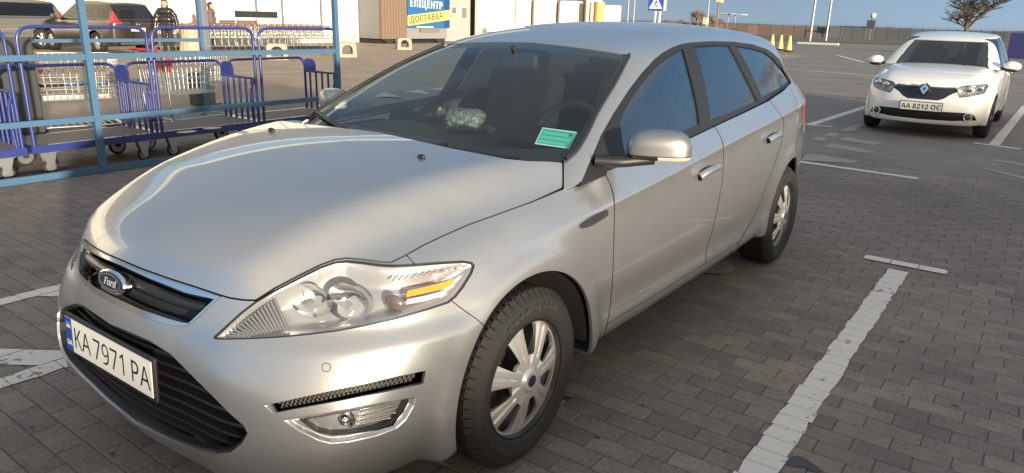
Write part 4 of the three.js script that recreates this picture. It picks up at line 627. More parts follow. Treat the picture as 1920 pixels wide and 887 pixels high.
// wheel-arch liners and underbody
{
  const liner = (cz) => { const g = new THREE.CylinderGeometry(0.392, 0.392, 0.42, 40, 1, true, 0, Math.PI * 2).rotateZ(Math.PI / 2).translate(cz < -1 ? 0.64 : 0.685, HUB, cz); const d = new THREE.CircleGeometry(0.392, 40).rotateY(Math.PI / 2).translate(0.49, HUB, cz); return [g, d]; };
  const half = gs => { const m = merged(gs); const p = m.attributes.position, keep = []; const out = { position: [], normal: [], uv: [] }; for (let i = 0; i < p.count; i += 3) { const cy = (p.getY(i) + p.getY(i + 1) + p.getY(i + 2)) / 3; if (cy > 0.275) for (let m2 = 0; m2 < 3; m2++) { for (const k of ['position', 'normal', 'uv']) { const at2 = m.attributes[k]; for (let c = 0; c < at2.itemSize; c++) out[k].push(at2.array[(i + m2) * at2.itemSize + c]); } } } const g = new THREE.BufferGeometry(); g.setAttribute('position', new THREE.Float32BufferAttribute(out.position, 3)); g.setAttribute('normal', new THREE.Float32BufferAttribute(out.normal, 3)); g.setAttribute('uv', new THREE.Float32BufferAttribute(out.uv, 2)); return g; };
  M.liner = std(0.012, 0.012, 0.012, 0.9);
  for (const cz of [WF, WR]) pairPart('wheel_arch_liner', half(liner(cz)), M.liner);
  part('underbody', [box(1.5, 0.06, 2.05, 0, 0.29, -1.42), box(0.98, 0.06, 0.86, 0, 0.29, 0.03), box(0.98, 0.06, 1.2, 0, 0.32, -3.05), box(1.0, 0.5, 0.03, 0, 0.56, -0.5), box(1.1, 0.45, 0.03, 0, 0.52, 0.62), box(0.9, 0.5, 0.9, 0, 0.55, 0.08)], M.liner, car);
}
// mirrors
{
  const ex = V(0.2, 0.0, -0.085).normalize(), ez = V(0.085, 0, 0.2).normalize(), c = V(1.0, 1.048, -0.665);
  const F = (a, b, d) => { const top = b > 0, w = 0.120 - 0.16 * Math.max(0, b) * (1 + Math.max(0, b) * 8); const hgt = top ? 0.063 - 0.10 * sp(-a - 0.03, 0.015) - 0.05 * sp(a - 0.05, 0.015) : 0.050, dep = d > 0 ? 0.084 - 0.20 * sp(a, 0.03) : 0.045; return Math.pow(Math.abs(a) / w, 5) + Math.pow(Math.abs(b) / hgt, top ? 2.6 : 7) + Math.pow(Math.abs(d) / dep, d > 0 ? 3.2 : 4) - 1; };
  const rows = []; for (let i = 0; i <= 60; i++) { const r = []; for (let j = 0; j <= 90; j++) { const t = (0.002 + 0.996 * i / 60) * Math.PI, p = j / 90 * 2 * Math.PI; r.push({ o: [0, 0, 0], d: [Math.sin(t) * Math.cos(p), Math.cos(t), Math.sin(t) * Math.sin(p)] }); } rows.push(r); }
  const S = shell(F, rows, 0.3), m4 = new THREE.Matrix4().makeBasis(ex, V(0, 1, 0), ez).setPosition(c);
  const body = (f, o) => cut(S, f, { mirror: false, flange: 0.006, ...o })[0].applyMatrix4(m4);
  const mir = [0, 1].map(() => { const g = new THREE.Group(); g.name = 'door_mirror'; car.add(g); return g; });
  pairPart('casing', [body((x, y, z) => Math.min(y + 0.026, z + 0.036))], new THREE.MeshPhysicalMaterial({ color: col(0.27, 0.27, 0.275), metalness: 0.75, roughness: 0.40, clearcoat: 0.5, clearcoatRoughness: 0.12 }), mir[0], mir[1]);
  pairPart('lower_casing', [body((x, y, z) => Math.max(-y - 0.0275, -z - 0.0365), { off: -0.001 })], M.trim, mir[0], mir[1]);
  pairPart('side_indicator', [body((x, y, z) => Math.min(-y - 0.0285, y + 0.044, x - 0.0, z + 0.01), { off: 0.0025 })], new THREE.MeshPhysicalMaterial({ color: col(0.45, 0.40, 0.33), roughness: 0.15, clearcoat: 1 }), mir[0], mir[1]);
  const gl = new THREE.CircleGeometry(1, 30).scale(0.1, 0.055, 1).rotateY(Math.PI).translate(0, 0, -0.046).applyMatrix4(m4); pairPart('mirror_glass', [gl], M.chrome, mir[0], mir[1]);
  const arm = pipe([V(0.82, 0.992, -0.50), V(0.90, 0.990, -0.555), V(0.94, 0.994, -0.60), V(0.99, 1.0, -0.645)], 0.021, 12, 16); pairPart('arm', [arm], M.trim, mir[0], mir[1]); mir[1].position.set(0.10, 0.0, -0.06);
}
// door handles
for (const [S, pts, nm] of [[flank, [[1308, 333], [1316, 322], [1330, 316], [1344, 314]], 0], [flank, [[1437, 264], [1443, 257], [1452, 253], [1459, 251]], 1]]) {
  const q = pts.map(([u, v], i) => A(S, u, v, [0.008, 0.026, 0.026, 0.010][i])), g = pipe(q, 0.0175, 14, 24); g.computeBoundingBox();
  const c0 = A(S, (pts[1][0] + pts[2][0]) / 2, (pts[1][1] + pts[2][1]) / 2, -0.001), r = at(S, (pts[1][0] + pts[2][0]) / 2, (pts[1][1] + pts[2][1]) / 2), cup = new THREE.SphereGeometry(1, 24, 16).scale(0.062, 0.040, 0.006); cup.applyQuaternion(new THREE.Quaternion().setFromUnitVectors(V(0, 0, 1), r.n)).translate(c0.x, c0.y, c0.z);
  pairPart('door_handle', [g], M.paint, doors[nm][0], doors[nm][1]); pairPart('handle_cup_shade', [cup], std(0.16, 0.155, 0.15, 0.4, 0.5), doors[nm][0], doors[nm][1]);  // dark grey disc: shade of the handle cup put into its colour
}
// fender vents
{
  const o = outline([[1081.8, 422], [1085, 416], [1093.4, 411], [1133.5, 392.5], [1138.5, 394], [1138.5, 403.5], [1120, 416], [1103.5, 425], [1090, 428.6], [1084, 427]]);
  const f = (x, y, z, u, v, d) => z > 0.2 || x < 0.5 ? -1 : mpx(o(u, v), d);
  const vg = [0, 1].map(() => { const g = new THREE.Group(); g.name = 'fender_vent'; car.add(g); return g; });
  cut(flank, (x, y, z, u, v, d) => z > 0.2 || x < 0.5 ? -1 : Math.min(mpx(o(u, v), d), mpx(3 - o(u, v), d)), { off: 0.006, flange: 0.01 }).forEach((g, k) => part('chrome_ring', g, M.chrome, vg[k]));
  cut(flank, f, { off: 0.0015, flange: 0 }).forEach((g, k) => part('grey_insert', g, std(0.035, 0.035, 0.036, 0.35, 0.3), vg[k]));
}
// wipers
{
  const L = (pts, r) => pipe(pts.map(([u, v, o]) => A(house, u, v, o)), r, 8, 24);
  const w = (n, geos) => { const g = new THREE.Group(); g.name = 'wiper'; car.add(g); return g; };
  const mirrored = (u, v, off) => A(house, u, v, off);
  // the visible shell half is the car's left; points there are mirrored for the other side where needed
  const p = (x, y, z) => V(x, y, z), surf = (x, y) => { let z = -0.2; for (let k = 0; k < 400; k++) { if (Fhouse(x, y, z) < 0) break; z -= 0.003; } return V(x, y, z); };
  for (const [x0, x1, y0, y1] of [[0.02, 0.60, 0.998, 0.982], [-0.70, -0.16, 1.02, 0.990]]) {
    const g = w(); const a = surf(x0, y0), b = surf(x1, y1), m = surf((x0 + x1) / 2, (y0 + y1) / 2); for (const q of [a, b, m]) { q.z += 0.012; q.y += 0.012; }
    part('blade', pipe([a, m, b], 0.009, 8, 16), M.black, g); const root = surf(x1 > 0.5 ? x0 + 0.02 : x1 + 0.05, 0.97); root.y = 0.985; root.z += 0.03; part('arm', pipe([root, m.clone().add(V(0, 0.016, 0.016))], 0.010, 8, 8), M.black, g); part('pivot', new THREE.CylinderGeometry(0.016, 0.018, 0.03, 14).translate(root.x, root.y + 0.01, root.z), M.black, g);
  }
  // cowl under the screen
  part('cowl_panel', [box(1.36, 0.02, 0.30, 0, 0.955, -0.42)], M.black, car);
}
// cabin
{
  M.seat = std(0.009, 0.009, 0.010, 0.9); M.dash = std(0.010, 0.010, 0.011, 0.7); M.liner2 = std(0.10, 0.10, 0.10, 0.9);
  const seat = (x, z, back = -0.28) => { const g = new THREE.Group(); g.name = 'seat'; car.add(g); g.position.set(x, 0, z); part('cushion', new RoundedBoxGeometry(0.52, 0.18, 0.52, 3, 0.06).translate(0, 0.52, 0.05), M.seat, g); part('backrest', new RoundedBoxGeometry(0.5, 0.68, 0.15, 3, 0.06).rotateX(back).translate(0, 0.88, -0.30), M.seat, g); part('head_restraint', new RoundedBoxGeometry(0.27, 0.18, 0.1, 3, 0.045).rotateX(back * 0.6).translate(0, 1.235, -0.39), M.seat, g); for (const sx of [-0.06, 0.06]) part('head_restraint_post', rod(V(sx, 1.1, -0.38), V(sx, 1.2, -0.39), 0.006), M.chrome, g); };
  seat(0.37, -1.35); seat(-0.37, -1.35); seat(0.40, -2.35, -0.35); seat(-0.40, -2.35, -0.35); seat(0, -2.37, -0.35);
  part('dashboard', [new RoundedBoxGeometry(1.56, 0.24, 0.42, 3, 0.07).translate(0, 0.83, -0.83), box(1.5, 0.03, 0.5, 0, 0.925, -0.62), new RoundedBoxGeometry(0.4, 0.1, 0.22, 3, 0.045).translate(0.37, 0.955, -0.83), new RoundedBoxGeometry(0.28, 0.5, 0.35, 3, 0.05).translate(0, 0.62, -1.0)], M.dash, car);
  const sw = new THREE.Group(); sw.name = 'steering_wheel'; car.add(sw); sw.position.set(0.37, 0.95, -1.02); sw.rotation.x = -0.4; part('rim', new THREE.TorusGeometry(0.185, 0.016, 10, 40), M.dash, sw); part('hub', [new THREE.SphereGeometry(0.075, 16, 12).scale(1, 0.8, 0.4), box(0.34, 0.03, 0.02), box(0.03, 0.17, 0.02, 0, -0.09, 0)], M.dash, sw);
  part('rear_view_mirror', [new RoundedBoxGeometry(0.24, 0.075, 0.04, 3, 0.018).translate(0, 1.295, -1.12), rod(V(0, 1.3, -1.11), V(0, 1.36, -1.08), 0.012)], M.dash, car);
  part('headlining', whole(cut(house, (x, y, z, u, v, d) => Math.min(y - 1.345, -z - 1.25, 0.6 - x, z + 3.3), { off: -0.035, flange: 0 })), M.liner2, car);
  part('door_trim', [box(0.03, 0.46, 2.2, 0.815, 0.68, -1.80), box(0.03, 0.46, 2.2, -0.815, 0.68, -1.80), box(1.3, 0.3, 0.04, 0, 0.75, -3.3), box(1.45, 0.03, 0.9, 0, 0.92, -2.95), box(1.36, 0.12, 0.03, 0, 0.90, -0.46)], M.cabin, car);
}
// ================================================================ generic small shells for the other cars
function carShells(o, place) {
  const Wg = spline(o.plan), offy = spline(o.section), zcg = spline(o.nose), hood = spline(o.hood), roof = spline(o.roof), ws = o.ws, rw = o.rear;
  const wl = Math.hypot(ws[1][0] - ws[0][0], ws[1][1] - ws[0][1]), wn = [-(ws[1][1] - ws[0][1]) / wl * -1, 0];   // (z, y) pairs
  const plane = (a, b) => { const dz = b[0] - a[0], dy = b[1] - a[1], l = Math.hypot(dz, dy); return (y, z) => ((z - a[0]) * dy - (y - a[1]) * dz) / l; };
  const wsF = plane(ws[0], ws[1]), rwF = plane(rw[1], rw[0]);
  const body = (x, y, z) => { x = Math.abs(x); let f = x - Wg(z) - offy(y);
    for (const cz of [0, -o.base]) { const rr = Math.hypot(z - cz, y - o.hub); f = smin(f, smax(x - Wg(cz) - 0.004, rr - o.flare, 0.04), 0.02); }
    f = smax(f, z - zcg(y) + o.bow * x * x + 0.06 * Math.pow(x / 0.8, 6), 0.18); f = smax(f, y - hood(z) + o.hoodK * x * x + 0.5 * sp(x - o.ridge(z), 0.03), 0.07); f = smax(f, o.floor - y, 0.02); return smax(f, o.tail + o.tailBow * x * x - z - o.tailLean * (y - 0.6), 0.12); };
  const house = (x, y, z) => { x = Math.abs(x); let f = (x - (Wg(z) - o.W) - o.belt + o.tumble * (y - 1.0)) * 0.9; f = smax(f, wsF(y, z) + 0.10 * (x * x - 0.35), 0.05); f = smax(f, y - roof(z) + 0.09 * x * x, 0.05); return smax(f, rwF(y, z) + 0.12 * x * x, 0.06); };
  const oy = 0.55, oz = -0.1, rows = [], n1 = o.n || 1;
  for (const ph of dirs(90, 0, 80)) rows.push(dirs(0, 128, 130).map(th => { const t = th * rad, p = ph * rad; return { o: [0, oy, oz], d: [Math.sin(t) * Math.sin(p), Math.cos(t), Math.sin(t) * Math.cos(p)] }; }));
  const r2 = []; for (const z of dirs(o.tail + 0.1, oz, 110)) r2.push(dirs(0, 125, 110).map(th => ({ o: [0, oy, z], d: [Math.sin(th * rad), Math.cos(th * rad), 0] })));
  for (const ph of dirs(170, 90, 30).slice(0, -1).reverse()) {}      // tail fan below
  const r3 = []; for (const ph of dirs(180, 90, 50)) r3.push(dirs(0, 125, 110).map(th => { const t = th * rad, p = ph * rad; return { o: [0, oy, o.tail + 0.4], d: [Math.sin(t) * Math.sin(p), Math.cos(t), Math.sin(t) * Math.cos(p)] }; }));
  const hr = [], hz = ws[1][0] - 0.15; for (const ph of dirs(0, 90, 60)) hr.push(dirs(0, 115, 90).map(th => { const t = th * rad, p = ph * rad; return { o: [0, 1.1, hz], d: [Math.sin(t) * Math.sin(p), Math.cos(t), Math.sin(t) * Math.cos(p)] }; }));
  const hb = rw[1][0] + 0.15; for (const z of dirs(hz, hb, 50).slice(1)) hr.push(dirs(0, 115, 90).map(th => ({ o: [0, 1.1, z], d: [Math.sin(th * rad), Math.cos(th * rad), 0] })));
  for (const ph of dirs(90, 180, 50).slice(1)) hr.push(dirs(0, 115, 90).map(th => { const t = th * rad, p = ph * rad; return { o: [0, 1.1, hb], d: [Math.sin(t) * Math.sin(p), Math.cos(t), Math.sin(t) * Math.cos(p)] }; }));
  const mk = (F, r) => { const S = shell(F, r, 2.4); S.place = place; return localPx(S, place); };
  return { nose: mk(body, rows), flank: mk(body, r2.filter((_, i) => true)), tail: mk(body, r3), house: mk(house, hr) };
}
// white saloon parked facing us, parallel to the silver car
{
  const CX = 0.695, CZ = -10.80, place = (x, y, z) => [x + CX, y, z + CZ];
  const white = thing('white_saloon_car', 'white saloon car parked facing the silver one across the aisle', 'car'); white.position.set(CX, 0, CZ);
  const S = carShells({
    W: 0.85, belt: 0.80, tumble: 0.42, base: 2.63, hub: 0.30, flare: 0.43, bow: 0.20, hoodK: 0.05, ridge: z => 0.60 - 0.08 * z, floor: 0.20, tail: -3.48, tailBow: 0.1, tailLean: 0.1,
    plan: [[0.9, 0.73], [0.6, 0.79], [0.3, 0.835], [0, 0.848], [-1, 0.862], [-2, 0.86], [-2.8, 0.845], [-3.5, 0.76]],
    section: [[0.1, -0.12], [0.2, -0.07], [0.28, -0.03], [0.4, -0.012], [0.55, 0], [0.7, 0], [0.85, -0.02], [1.0, -0.06], [1.3, -0.2]],
    nose: [[0.1, 0.72], [0.2, 0.77], [0.3, 0.81], [0.45, 0.82], [0.6, 0.80], [0.7, 0.775], [0.8, 0.73], [0.9, 0.65]],
    hood: [[0.9, 0.69], [0.75, 0.79], [0.6, 0.85], [0.3, 0.925], [0, 0.97], [-0.4, 1.01], [-0.8, 1.03], [-1.2, 1.04], [-3.5, 1.04]],
    roof: [[-0.7, 1.36], [-1.1, 1.405], [-1.5, 1.47], [-1.9, 1.495], [-2.4, 1.46], [-2.9, 1.36]],
    ws: [[-0.40, 0.985], [-1.12, 1.355]], rear: [[-3.15, 1.02], [-2.55, 1.40]],
  }, place);
  const wp = new THREE.MeshPhysicalMaterial({ color: col(0.72, 0.71, 0.68), roughness: 0.35, clearcoat: 1, clearcoatRoughness: 0.05 });
  const oH = outline([[1793.5, 168], [1800, 162.5], [1808, 160.5], [1825, 159], [1850, 157.3], [1854.4, 159.5], [1848.6, 172], [1844, 176.5], [1825, 180.5], [1799, 183.6], [1796, 178]]);
  const oG = outline([[1690, 150], [1731, 154], [1738.5, 155.5], [1745, 162], [1766.8, 163.5], [1794, 163.8], [1795, 173], [1781, 178.5], [1770, 185], [1758.5, 188.4], [1716.8, 185.5], [1690, 185]]);
  const oI = outline([[1690, 204], [1730, 207], [1765, 209.5], [1800, 211.5], [1821, 213], [1827, 217], [1832, 226.5], [1783.5, 227.8], [1716.8, 223.4], [1690, 220]]);
  const f1 = (x, y, z, u, v, d) => z > 0.05 ? -mpx(Math.max(oH(u, v), oG(u, v), oI(u, v)), d) : 1;
  const archCut = (x, y, z) => Math.min(Math.hypot(z, y - 0.30) - 0.345, Math.hypot(z + 2.63, y - 0.30) - 0.345);
  const beltY = (x, y, z) => z < -0.42 ? 1.0 + 0.03 * ss(-0.4, -2.5, z) - y : 1;
  const all = (field, opt = {}) => whole(['nose', 'flank'].map(k => cut(S[k], field, { levels: 1, ...opt })));
  const hoodF = (x, y, z) => Math.min(y - 0.76 - 0.16 * ss(0.8, 0.45, z), z + 0.44, (0.70 - 0.05 * z) - x);
  part('hood', all((x, y, z, u, v, d) => Math.min(hoodF(x, y, z), f1(x, y, z, u, v, d), z > 0.5 ? mpx(oG(u, v) > -2 ? -1 : 1, d) : 1)), wp, white);
  part('body', [all((x, y, z, u, v, d) => Math.min(-hoodF(x, y, z) - 0.004, f1(x, y, z, u, v, d), archCut(x, y, z), beltY(x, y, z), z < -0.42 && z > -2.7 && x < 0.55 && y > 0.8 ? -1 : 1)), whole(cut(S.tail, (x, y, z) => Math.min(-z - 3.05, archCut(x, y, z), 1.06 - y), { levels: 1 }))], wp, white);
  part('roof_and_pillars', whole(cut(S.house, (x, y, z, u, v, d) => { const side = Math.min(1.405 - y - 0.05 * (z + 1.7) * (z + 1.7), y - 0.99, -z - 0.55 - (y - 1.0) * 1.72, z + 3.0 - (y - 1.0) * 1.2), w = x > 0.45 ? side : -1; const scr = z > -1.25 && x < 0.66 - 0.33 * (y - 0.98) - 0.02 ? Math.min(0.66 - 0.33 * (y - 0.98) - 0.02 - x, 1.345 - y) : -1; const rear = z < -2.55 && x < 0.6 && y < 1.36 ? 0.05 : -1; return Math.min(-Math.max(w, scr, rear), y - 0.97); }, { levels: 1 })), wp, white);
  part('windscreen', whole(cut(S.house, (x, y, z) => z > -1.3 ? Math.min(0.66 - 0.33 * (y - 0.98) + 0.0 - x, 1.36 - y, y - 0.95) : -1, { off: -0.004, flange: 0, levels: 1 })), M.glass, white);
  cut(S.house, (x, y, z) => x > 0.45 && z < -0.45 ? Math.min(1.43 - y, y - 0.97, -z - 0.45) : -1, { off: -0.006, flange: 0, levels: 1 }).forEach(g => part('side_window', g, M.darkTint, white));
  part('rear_window', whole(cut(S.house, (x, y, z) => z < -2.5 ? Math.min(0.62 - x, 1.38 - y) : -1, { off: -0.004, flange: 0, levels: 1 })), M.darkTint, white);
  cut(S.house, (x, y, z) => x > 0.45 && z < -0.5 ? Math.min(0.035 - Math.abs(z + 1.62), 1.43 - y, y - 0.98) : -1, { off: -0.001, flange: 0, levels: 1 }).forEach(g => part('door_pillar', g, M.trim, white));
  // lamps
  const lamp = cut(S.nose, (x, y, z, u, v, d) => z < 0 ? -1 : mpx(oH(u, v) - 0.6, d), { flange: 0, off: -0.002 }), bowl = cut(S.nose, (x, y, z, u, v, d) => z < 0 ? -1 : mpx(oH(u, v), d), { disp: (u, v) => -0.01 - 0.05 * ss(0, 7, oH(u, v)), flange: 0 }), rim = cut(S.nose, (x, y, z, u, v, d) => z < 0 ? -1 : Math.min(mpx(oH(u, v), d), mpx(1.4 - oH(u, v), d)), { off: -0.003, flange: 0.01 });
  lamp.forEach((g, k) => { const h = new THREE.Group(); h.name = 'headlight'; white.add(h); part('lens', g, M.lens, h); part('housing', bowl[k], M.lampSatin, h); part('seal', rim[k], M.black, h); const sx = k ? -1 : 1; for (const [x, y, z, r] of [[0.52, 0.715, 0.62, 0.055], [0.64, 0.735, 0.54, 0.055]]) { const b = new THREE.SphereGeometry(r, 18, 12).scale(1, 0.9, 0.5).translate(x * sx, y, z); part('reflector', b, M.lampChrome, h); } });
  // grille, intake, fog lamps, badge, plate
  part('grille', whole(cut(S.nose, (x, y, z, u, v, d) => z < 0.3 ? -1 : mpx(oG(u, v), d), { off: -0.02, flange: 0 })), M.gloss, white);
  part('grille_bar', whole(cut(S.nose, (x, y, z, u, v, d) => z < 0.3 ? -1 : Math.min(mpx(oG(u, v) - 1.2, d), 0.012 - Math.abs(y - 0.722)), { off: -0.004, flange: 0.015 })), std(0.10, 0.10, 0.105, 0.3, 0.5), white);
  part('lower_intake', whole(cut(S.nose, (x, y, z, u, v, d) => z < 0.3 ? -1 : mpx(oI(u, v), d), { off: -0.03, flange: 0 })), M.black, white);
  for (let k = 0; k < 3; k++) part('intake_bar', whole(cut(S.nose, (x, y, z, u, v, d) => z < 0.3 ? -1 : Math.min(mpx(oI(u, v) - 1, d), 0.006 - Math.abs(y - 0.30 - k * 0.04)), { off: -0.012, flange: 0.02 })), M.trim, white);
  { const r = at(S.nose, 1814.4, 220.5); for (const s of [1, -1]) { const f = new THREE.Group(); f.name = 'fog_lamp'; white.add(f); f.position.set(r.p.x * s, r.p.y, r.p.z + 0.005); f.rotation.y = s * 0.35; part('ring', new THREE.TorusGeometry(0.052, 0.009, 10, 32), M.chrome, f); part('lens', new THREE.SphereGeometry(0.044, 20, 12).scale(1, 1, 0.3), std(0.06, 0.06, 0.065, 0.1, 0.3), f); } }
  { const b = new THREE.Group(); b.name = 'badge'; white.add(b); b.position.set(0, 0.69, 0.795); b.rotation.x = -0.25; const dia = [[0, 0.075], [0.052, 0], [0, -0.075], [-0.052, 0]], inn = [[0, 0.030], [0.016, 0], [0, -0.030], [-0.016, 0]]; part('diamond', extrude(dia, 0.012, 0.006, [inn]), M.chrome, b); part('ring', new THREE.TorusGeometry(0.075, 0.008, 8, 28).scale(1, 0.95, 1), M.black, b); }
  const pl = plateMesh(white, plateTex(['AA', '8212', 'OC'], false), 0.52, 0.112); pl.position.set(0.0, 0.452, 0.835);
  // wheels, mirrors, underside
  for (const [x, z] of [[0.735, 0], [-0.735, 0], [0.735, -2.63], [-0.735, -2.63]]) { const s = Math.sign(x), g = new THREE.Group(); g.name = 'wheel'; white.add(g); g.position.set(x, 0.30, z); const q = y => s > 0 ? y : mirrorX(y); part('tyre', q(tyreGeo(0.302, 0.185, 0.2)), M.tyre, g); part('hub_cap', q(capG.clone().scale(1, 0.92, 0.92).translate(0.078, 0, 0)), M.cap, g); part('rim', q(new THREE.CylinderGeometry(0.2, 0.2, 0.1, 32).rotateZ(Math.PI / 2)), M.steel, g); }
  for (const s of [1, -1]) { const g = new THREE.Group(); g.name = 'door_mirror'; white.add(g); part('casing', new THREE.SphereGeometry(1, 22, 16).scale(0.115, 0.068, 0.06).rotateZ(-0.1 * s).translate(0.925 * s, 1.02, -0.50), wp, g); part('arm', rod(V(0.78 * s, 0.97, -0.52), V(0.88 * s, 0.985, -0.51), 0.022), M.trim, g); part('lower_casing', new THREE.SphereGeometry(1, 18, 12).scale(0.1, 0.03, 0.055).translate(0.915 * s, 0.962, -0.50), M.trim, g); }
  for (const s of [1, -1]) for (const z of [-0.45, -1.62]) part('door_gap', box(0.004, 0.6, 0.006, 0.862 * s, 0.68, z), M.black, white);
  for (const s of [1, -1]) for (const z of [-1.4, -2.4]) part('door_handle', new RoundedBoxGeometry(0.03, 0.03, 0.16, 2, 0.012).translate(0.862 * s, 0.86, z), wp, white);
  part('washer_jet', box(0.03, 0.012, 0.02, 0.33, 1.008, -0.28), M.black, white); part('washer_jet', box(0.03, 0.012, 0.02, -0.33, 1.008, -0.28), M.black, white);
  part('underbody', [box(1.25, 0.08, 3.6, 0, 0.27, -1.35), box(1.2, 0.5, 0.05, 0, 0.5, 0.5), box(0.9, 0.5, 0.6, 0, 0.5, 0.05)], M.liner, white);
  part('dashboard', [new RoundedBoxGeometry(1.35, 0.2, 0.45, 3, 0.06).translate(0, 0.88, -0.85), box(1.3, 0.03, 0.5, 0, 0.955, -0.65)], M.dash, white);
  for (const [x, z] of [[0.34, -1.45], [-0.34, -1.45], [0.36, -2.35], [-0.36, -2.35]]) { const g = new THREE.Group(); g.name = 'seat'; white.add(g); part('backrest', new RoundedBoxGeometry(0.48, 0.7, 0.16, 3, 0.06).rotateX(-0.25).translate(x, 0.85, z), M.seat, g); part('head_restraint', new RoundedBoxGeometry(0.26, 0.17, 0.1, 3, 0.04).translate(x, 1.27, z - 0.12), M.seat, g); part('cushion', new RoundedBoxGeometry(0.5, 0.16, 0.5, 3, 0.05).translate(x, 0.5, z + 0.3), M.seat, g); }
}
// ================================================================ blue trolley corral, platform trolleys, shopping carts
M.blueSteel = std(0.042, 0.105, 0.19, 0.6); M.violet = new THREE.MeshPhysicalMaterial({ color: col(0.022, 0.034, 0.16), roughness: 0.35, clearcoat: 0.5 }); M.zinc = std(0.42, 0.43, 0.44, 0.35, 0.85); M.ply = new THREE.MeshStandardMaterial({ color: col(0.20, 0.18, 0.16), map: gritTex, roughness: 0.75 }); M.black2 = std(0.015, 0.015, 0.017, 0.6);
const CX0 = -4.87, CX1 = -8.2;
{
  const c = thing('trolley_corral', 'blue painted steel corral frame of square posts and rails beside the car park', 'corral');
  const post = (x, z) => part('post', [box(0.055, 2.6, 0.055, x, 1.3, z), box(0.12, 0.012, 0.12, x, 0.006, z)], M.blueSteel, c);
  for (const z of [1.6, -1.25, -4.1]) { post(CX0, z); post(CX1, z - 0.25); }
  for (const y of [1.06, 0.51, 0.035]) for (const [a, b] of [[1.6, -1.25], [-1.25, -4.1]]) part('rail', box(0.042, y < 0.1 ? 0.06 : 0.05, Math.abs(b - a) - 0.057, CX0, y, (a + b) / 2), M.blueSteel, c);
  for (const y of [1.06, 0.51]) for (const [a, b] of [[1.35, -1.5], [-1.5, -4.35]]) part('rail', box(0.04, 0.045, Math.abs(b - a) - 0.057, CX1, y, (a + b) / 2), M.blueSteel, c);
  for (const z of [1.6, -1.25, -4.1]) part('top_beam', bar(V(CX0, 2.57, z), V(CX1, 2.57, z - 0.25), 0.05, 0.05), M.blueSteel, c);
  for (const x of [CX0, CX1]) part('top_beam', box(0.05, 0.05, 5.6, x, 2.515, -1.3), M.blueSteel, c);
  for (const [z, w] of [[-3.10, 0.10], [-3.32, 0.035], [-3.45, 0.06], [-3.62, 0.07], [-3.74, 0.06], [-2.2, 0.35]]) part('sticker', box(0.004, 0.042, w, CX1 + 0.0235, 0.51, z), M.black2, c);
}
function caster(parent, x, z, r, zinc) {
  const g = new THREE.Group(); g.name = 'castor'; parent.add(g); g.position.set(x, 0, z);
  const side = extrude([[-0.06, 0.20], [0.06, 0.20], [0.02, r - 0.01], [-0.02, r - 0.01]], 0.004, 0.0015);
  part('fork', [side.clone().rotateY(Math.PI / 2).translate(0.026, 0, 0), side.clone().rotateY(Math.PI / 2).translate(-0.034, 0, 0), box(0.11, 0.008, 0.14, 0, 0.203, 0), box(0.05, 0.05, 0.06, 0, 0.178, 0, 0.01)], zinc ? M.zinc : M.black2, g);
  part('tyre', new THREE.TorusGeometry(r - 0.016, 0.017, 10, 28).rotateY(Math.PI / 2), M.rubber, g).position.y = r; part('wheel_hub', new THREE.CylinderGeometry(r - 0.022, r - 0.022, 0.03, 24).rotateZ(Math.PI / 2), M.zinc, g).position.y = r;
}
function platformTrolley() {
  const t = thing('platform_trolley', '', 'trolley', 'blue platform trolleys standing in the corral');
  const L = 0.60, X = 0.33;
  part('deck_frame', [box(0.68, 0.07, 0.03, 0, 0.245, L - 0.015), box(0.68, 0.07, 0.03, 0, 0.245, -L + 0.015), box(0.03, 0.07, 2 * L - 0.06, 0.325, 0.245, 0), box(0.03, 0.07, 2 * L - 0.06, -0.325, 0.245, 0), box(0.62, 0.02, 2 * L - 0.06, 0, 0.225, 0)], M.violet, t);
  part('deck_board', box(0.615, 0.014, 2 * L - 0.065, 0, 0.272, 0), M.ply, t);
  part('tall_hoop', pipe([V(X, 0.28, L - 0.03), V(X, 1.31, L - 0.03), V(X, 1.31, -L + 0.03), V(X, 0.28, -L + 0.03)], 0.0165, 10, 0, 0.13), M.violet, t);
  part('low_hoop', pipe([V(-X, 0.28, L - 0.03), V(-X, 0.93, L - 0.03), V(-X, 0.93, -L + 0.03), V(-X, 0.28, -L + 0.03)], 0.0165, 10, 0, 0.13), M.violet, t);
  part('cross_bar', rod(V(X, 0.76, -L + 0.03), V(-X, 0.76, -L + 0.03), 0.014), M.violet, t);
  for (let k = 0; k < 5; k++) { const x = mix(X, -X, (k + 0.75) / 5.6); part('end_bar', rod(V(x, 0.28, -L + 0.03), V(x, 0.76, -L + 0.03), 0.0135), M.violet, t); }
  part('bent_bar', pipe([V(X - 0.05, 0.28, -L + 0.06), V(X - 0.05, 0.62, -L + 0.07), V(X - 0.02, 0.76, -L + 0.03)], 0.0145, 8, 14), M.violet, t);
  part('backplate', extrude([[-0.09, 0], [0.09, 0], [0.09, 0.08], [0.07, 0.13], [0.03, 0.15], [-0.03, 0.15], [-0.07, 0.13], [-0.09, 0.08]], 0.008, 0.003).rotateY(0.25).translate(-0.24, 0.77, -L + 0.02), M.violet, t);
  for (const [x, z, k] of [[0.26, 0.44, 1], [-0.26, 0.44, 0], [0.26, -0.44, 1], [-0.26, -0.44, 0]]) caster(t, x, z, k ? 0.066 : 0.09, k);
  return t;
}
